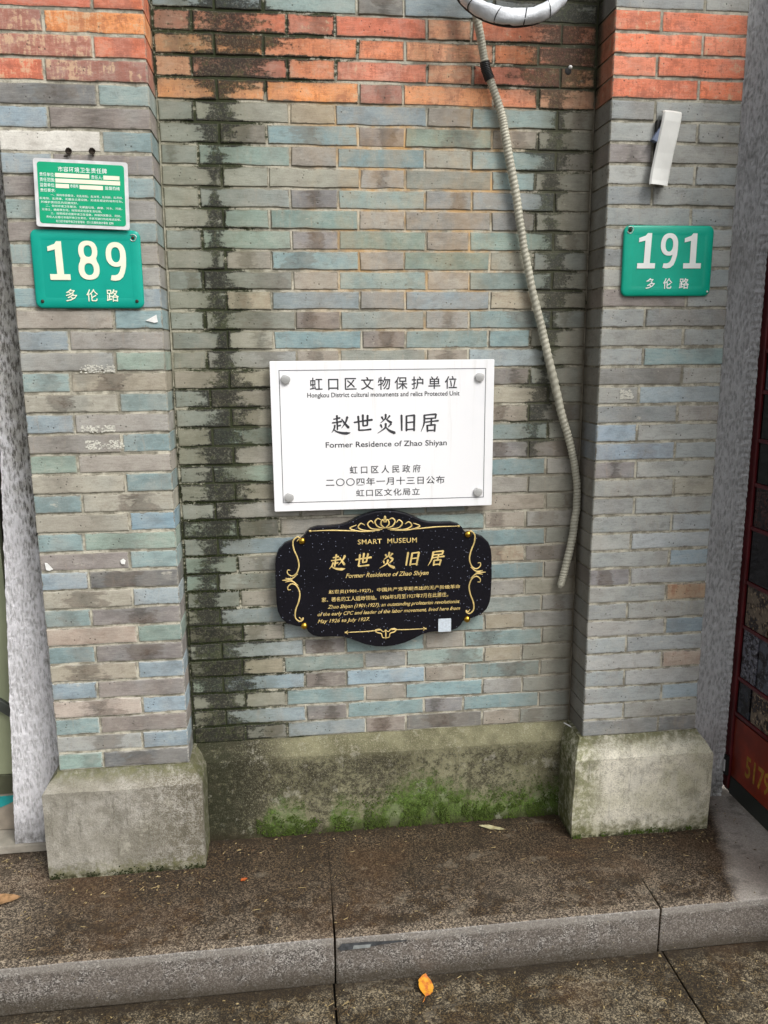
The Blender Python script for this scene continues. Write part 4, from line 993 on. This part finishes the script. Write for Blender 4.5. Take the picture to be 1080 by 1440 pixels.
# litter too small and many to count: grit, needles and crumbs of bark
rg = random.Random(9); V = []; F = []
for _ in range(800):
    on_step = rg.random() < .6
    x = rg.uniform(-1.3, 1.25)
    if on_step:
        y = rg.uniform(-.37, .07) if rg.random() < .6 else .075-abs(rg.gauss(0, .05)); z = -.3185
        if (-.91 < x < -.43 or .67 < x < 1.16) and y > -.055: y = -.06-abs(rg.gauss(0, .05))
    else: y = -.40-abs(rg.gauss(0, .16)); z = -.4585
    L_ = rg.choice((.0015, .002, .003, .003, .003, .004, .004, .007, .012)) ; W_ = rg.uniform(.0008, .0020) if L_ < .008 else .0008
    th = rg.uniform(0, 6.28); c, s = math.cos(th), math.sin(th); b = len(V); hh = rg.uniform(.0008, .002)
    for (a, d) in ((-L_, -W_), (L_, -W_), (L_, W_), (-L_, W_)): V.append((x+a*c-d*s, y+a*s+d*c, z))
    V.append((x, y, z+hh)); F += [(b, b+1, b+4), (b+1, b+2, b+4), (b+2, b+3, b+4), (b+3, b, b+4)]
lt = NT('litter_crumbs'); pp = lt.pos(); vv = lt.n('ShaderNodeSeparateColor', {0: lt.vor(pp, 60, 1)}).outputs[0]
lm_ = lt.done(lt.mix(lt.step(vv, .3, .8), C(76, 54, 32), C(160, 142, 100)), .8)
tag(obj('litter', mesh('litter', V, F, lm_)), 'fine grit, needles and bark crumbs scattered on the step and paving', 'litter', kind='stuff')

# moss cushions, too many and small to count, along the foot of the plinths and in the joints of the stained corner
rg = random.Random(21); V = []; F = []
def tuft(x, y, z, r):
    b = len(V)
    for dx, dy, dz in ((1, 0, 0), (-1, 0, 0), (0, 0, 1), (0, 0, -1), (0, -1, 0), (.7, -.5, .7), (-.7, -.5, .7), (.7, -.5, -.7), (-.7, -.5, -.7)):
        k = r*rg.uniform(.7, 1.3); V.append((x+dx*k, y+dy*k*.9, z+dz*k))
    for a, c, d in ((4, 5, 6), (4, 7, 5), (4, 8, 7), (4, 6, 8), (5, 0, 2), (5, 7, 0), (6, 5, 2), (6, 2, 1), (8, 6, 1), (8, 1, 3), (7, 8, 3), (7, 3, 0)): F.append((b+a, b+c, b+d))
def crest(x): return -.19+.045*math.sin(x*11+1)+.03*math.sin(x*27)+.05*math.exp(-((x-.24)/.1)**2)-.07*math.exp(-((x+.09)/.05)**2)
n = 0
while n < 3000:
    x = rg.uniform(-.30, .69); z = -.318+abs(rg.gauss(0, .055)); 
    if z > crest(x) or mn.noise(Vector((x*22, 1, z*22))) < -.10: continue
    tuft(x, D-.0325-rg.uniform(0, .003), z, rg.uniform(.0010, .0027)); n += 1
for _ in range(900):
    side = rg.random() < .45
    if side: x = rg.uniform(-.89, -.45); y = -.0475
    else: x = rg.uniform(.69, 1.135); y = -.0535
    if mn.noise(Vector((x*14, 3, 0))) < -.05: continue
    tuft(x, y, -.318+abs(rg.gauss(0, .009)), rg.uniform(.001, .0026))
for _ in range(1500):
    k = rg.randint(0, 14); x = rg.gauss(-.40, .05)
    if x < XE+.004: continue
    tuft(x, D+.001, k*GZ+rg.gauss(0, .0022), rg.uniform(.0009, .0022))
mm_ = NT('moss_cushion'); pp = mm_.pos(); n1 = mm_.noise(pp, 26, 4, .6); n2 = mm_.noise(pp, 300, 3, .7)
dk_ = mm_.math('MAXIMUM', mm_.step(mm_.z, -.06, .0), mm_.step(mm_.x, -.26, -.34))
cm = mm_.mix(n2, mm_.mix(mm_.step(n1, .4, .6), C(48, 68, 26), C(80, 102, 42)), C(66, 74, 34)); cm = mm_.mix(dk_, cm, C(40, 46, 26))
tag(obj('moss', mesh('moss', V, F, mm_.done(cm, .9, spec=.1))), 'moss cushions growing along the foot of the plinths and in the stained joints', 'moss', kind='stuff')
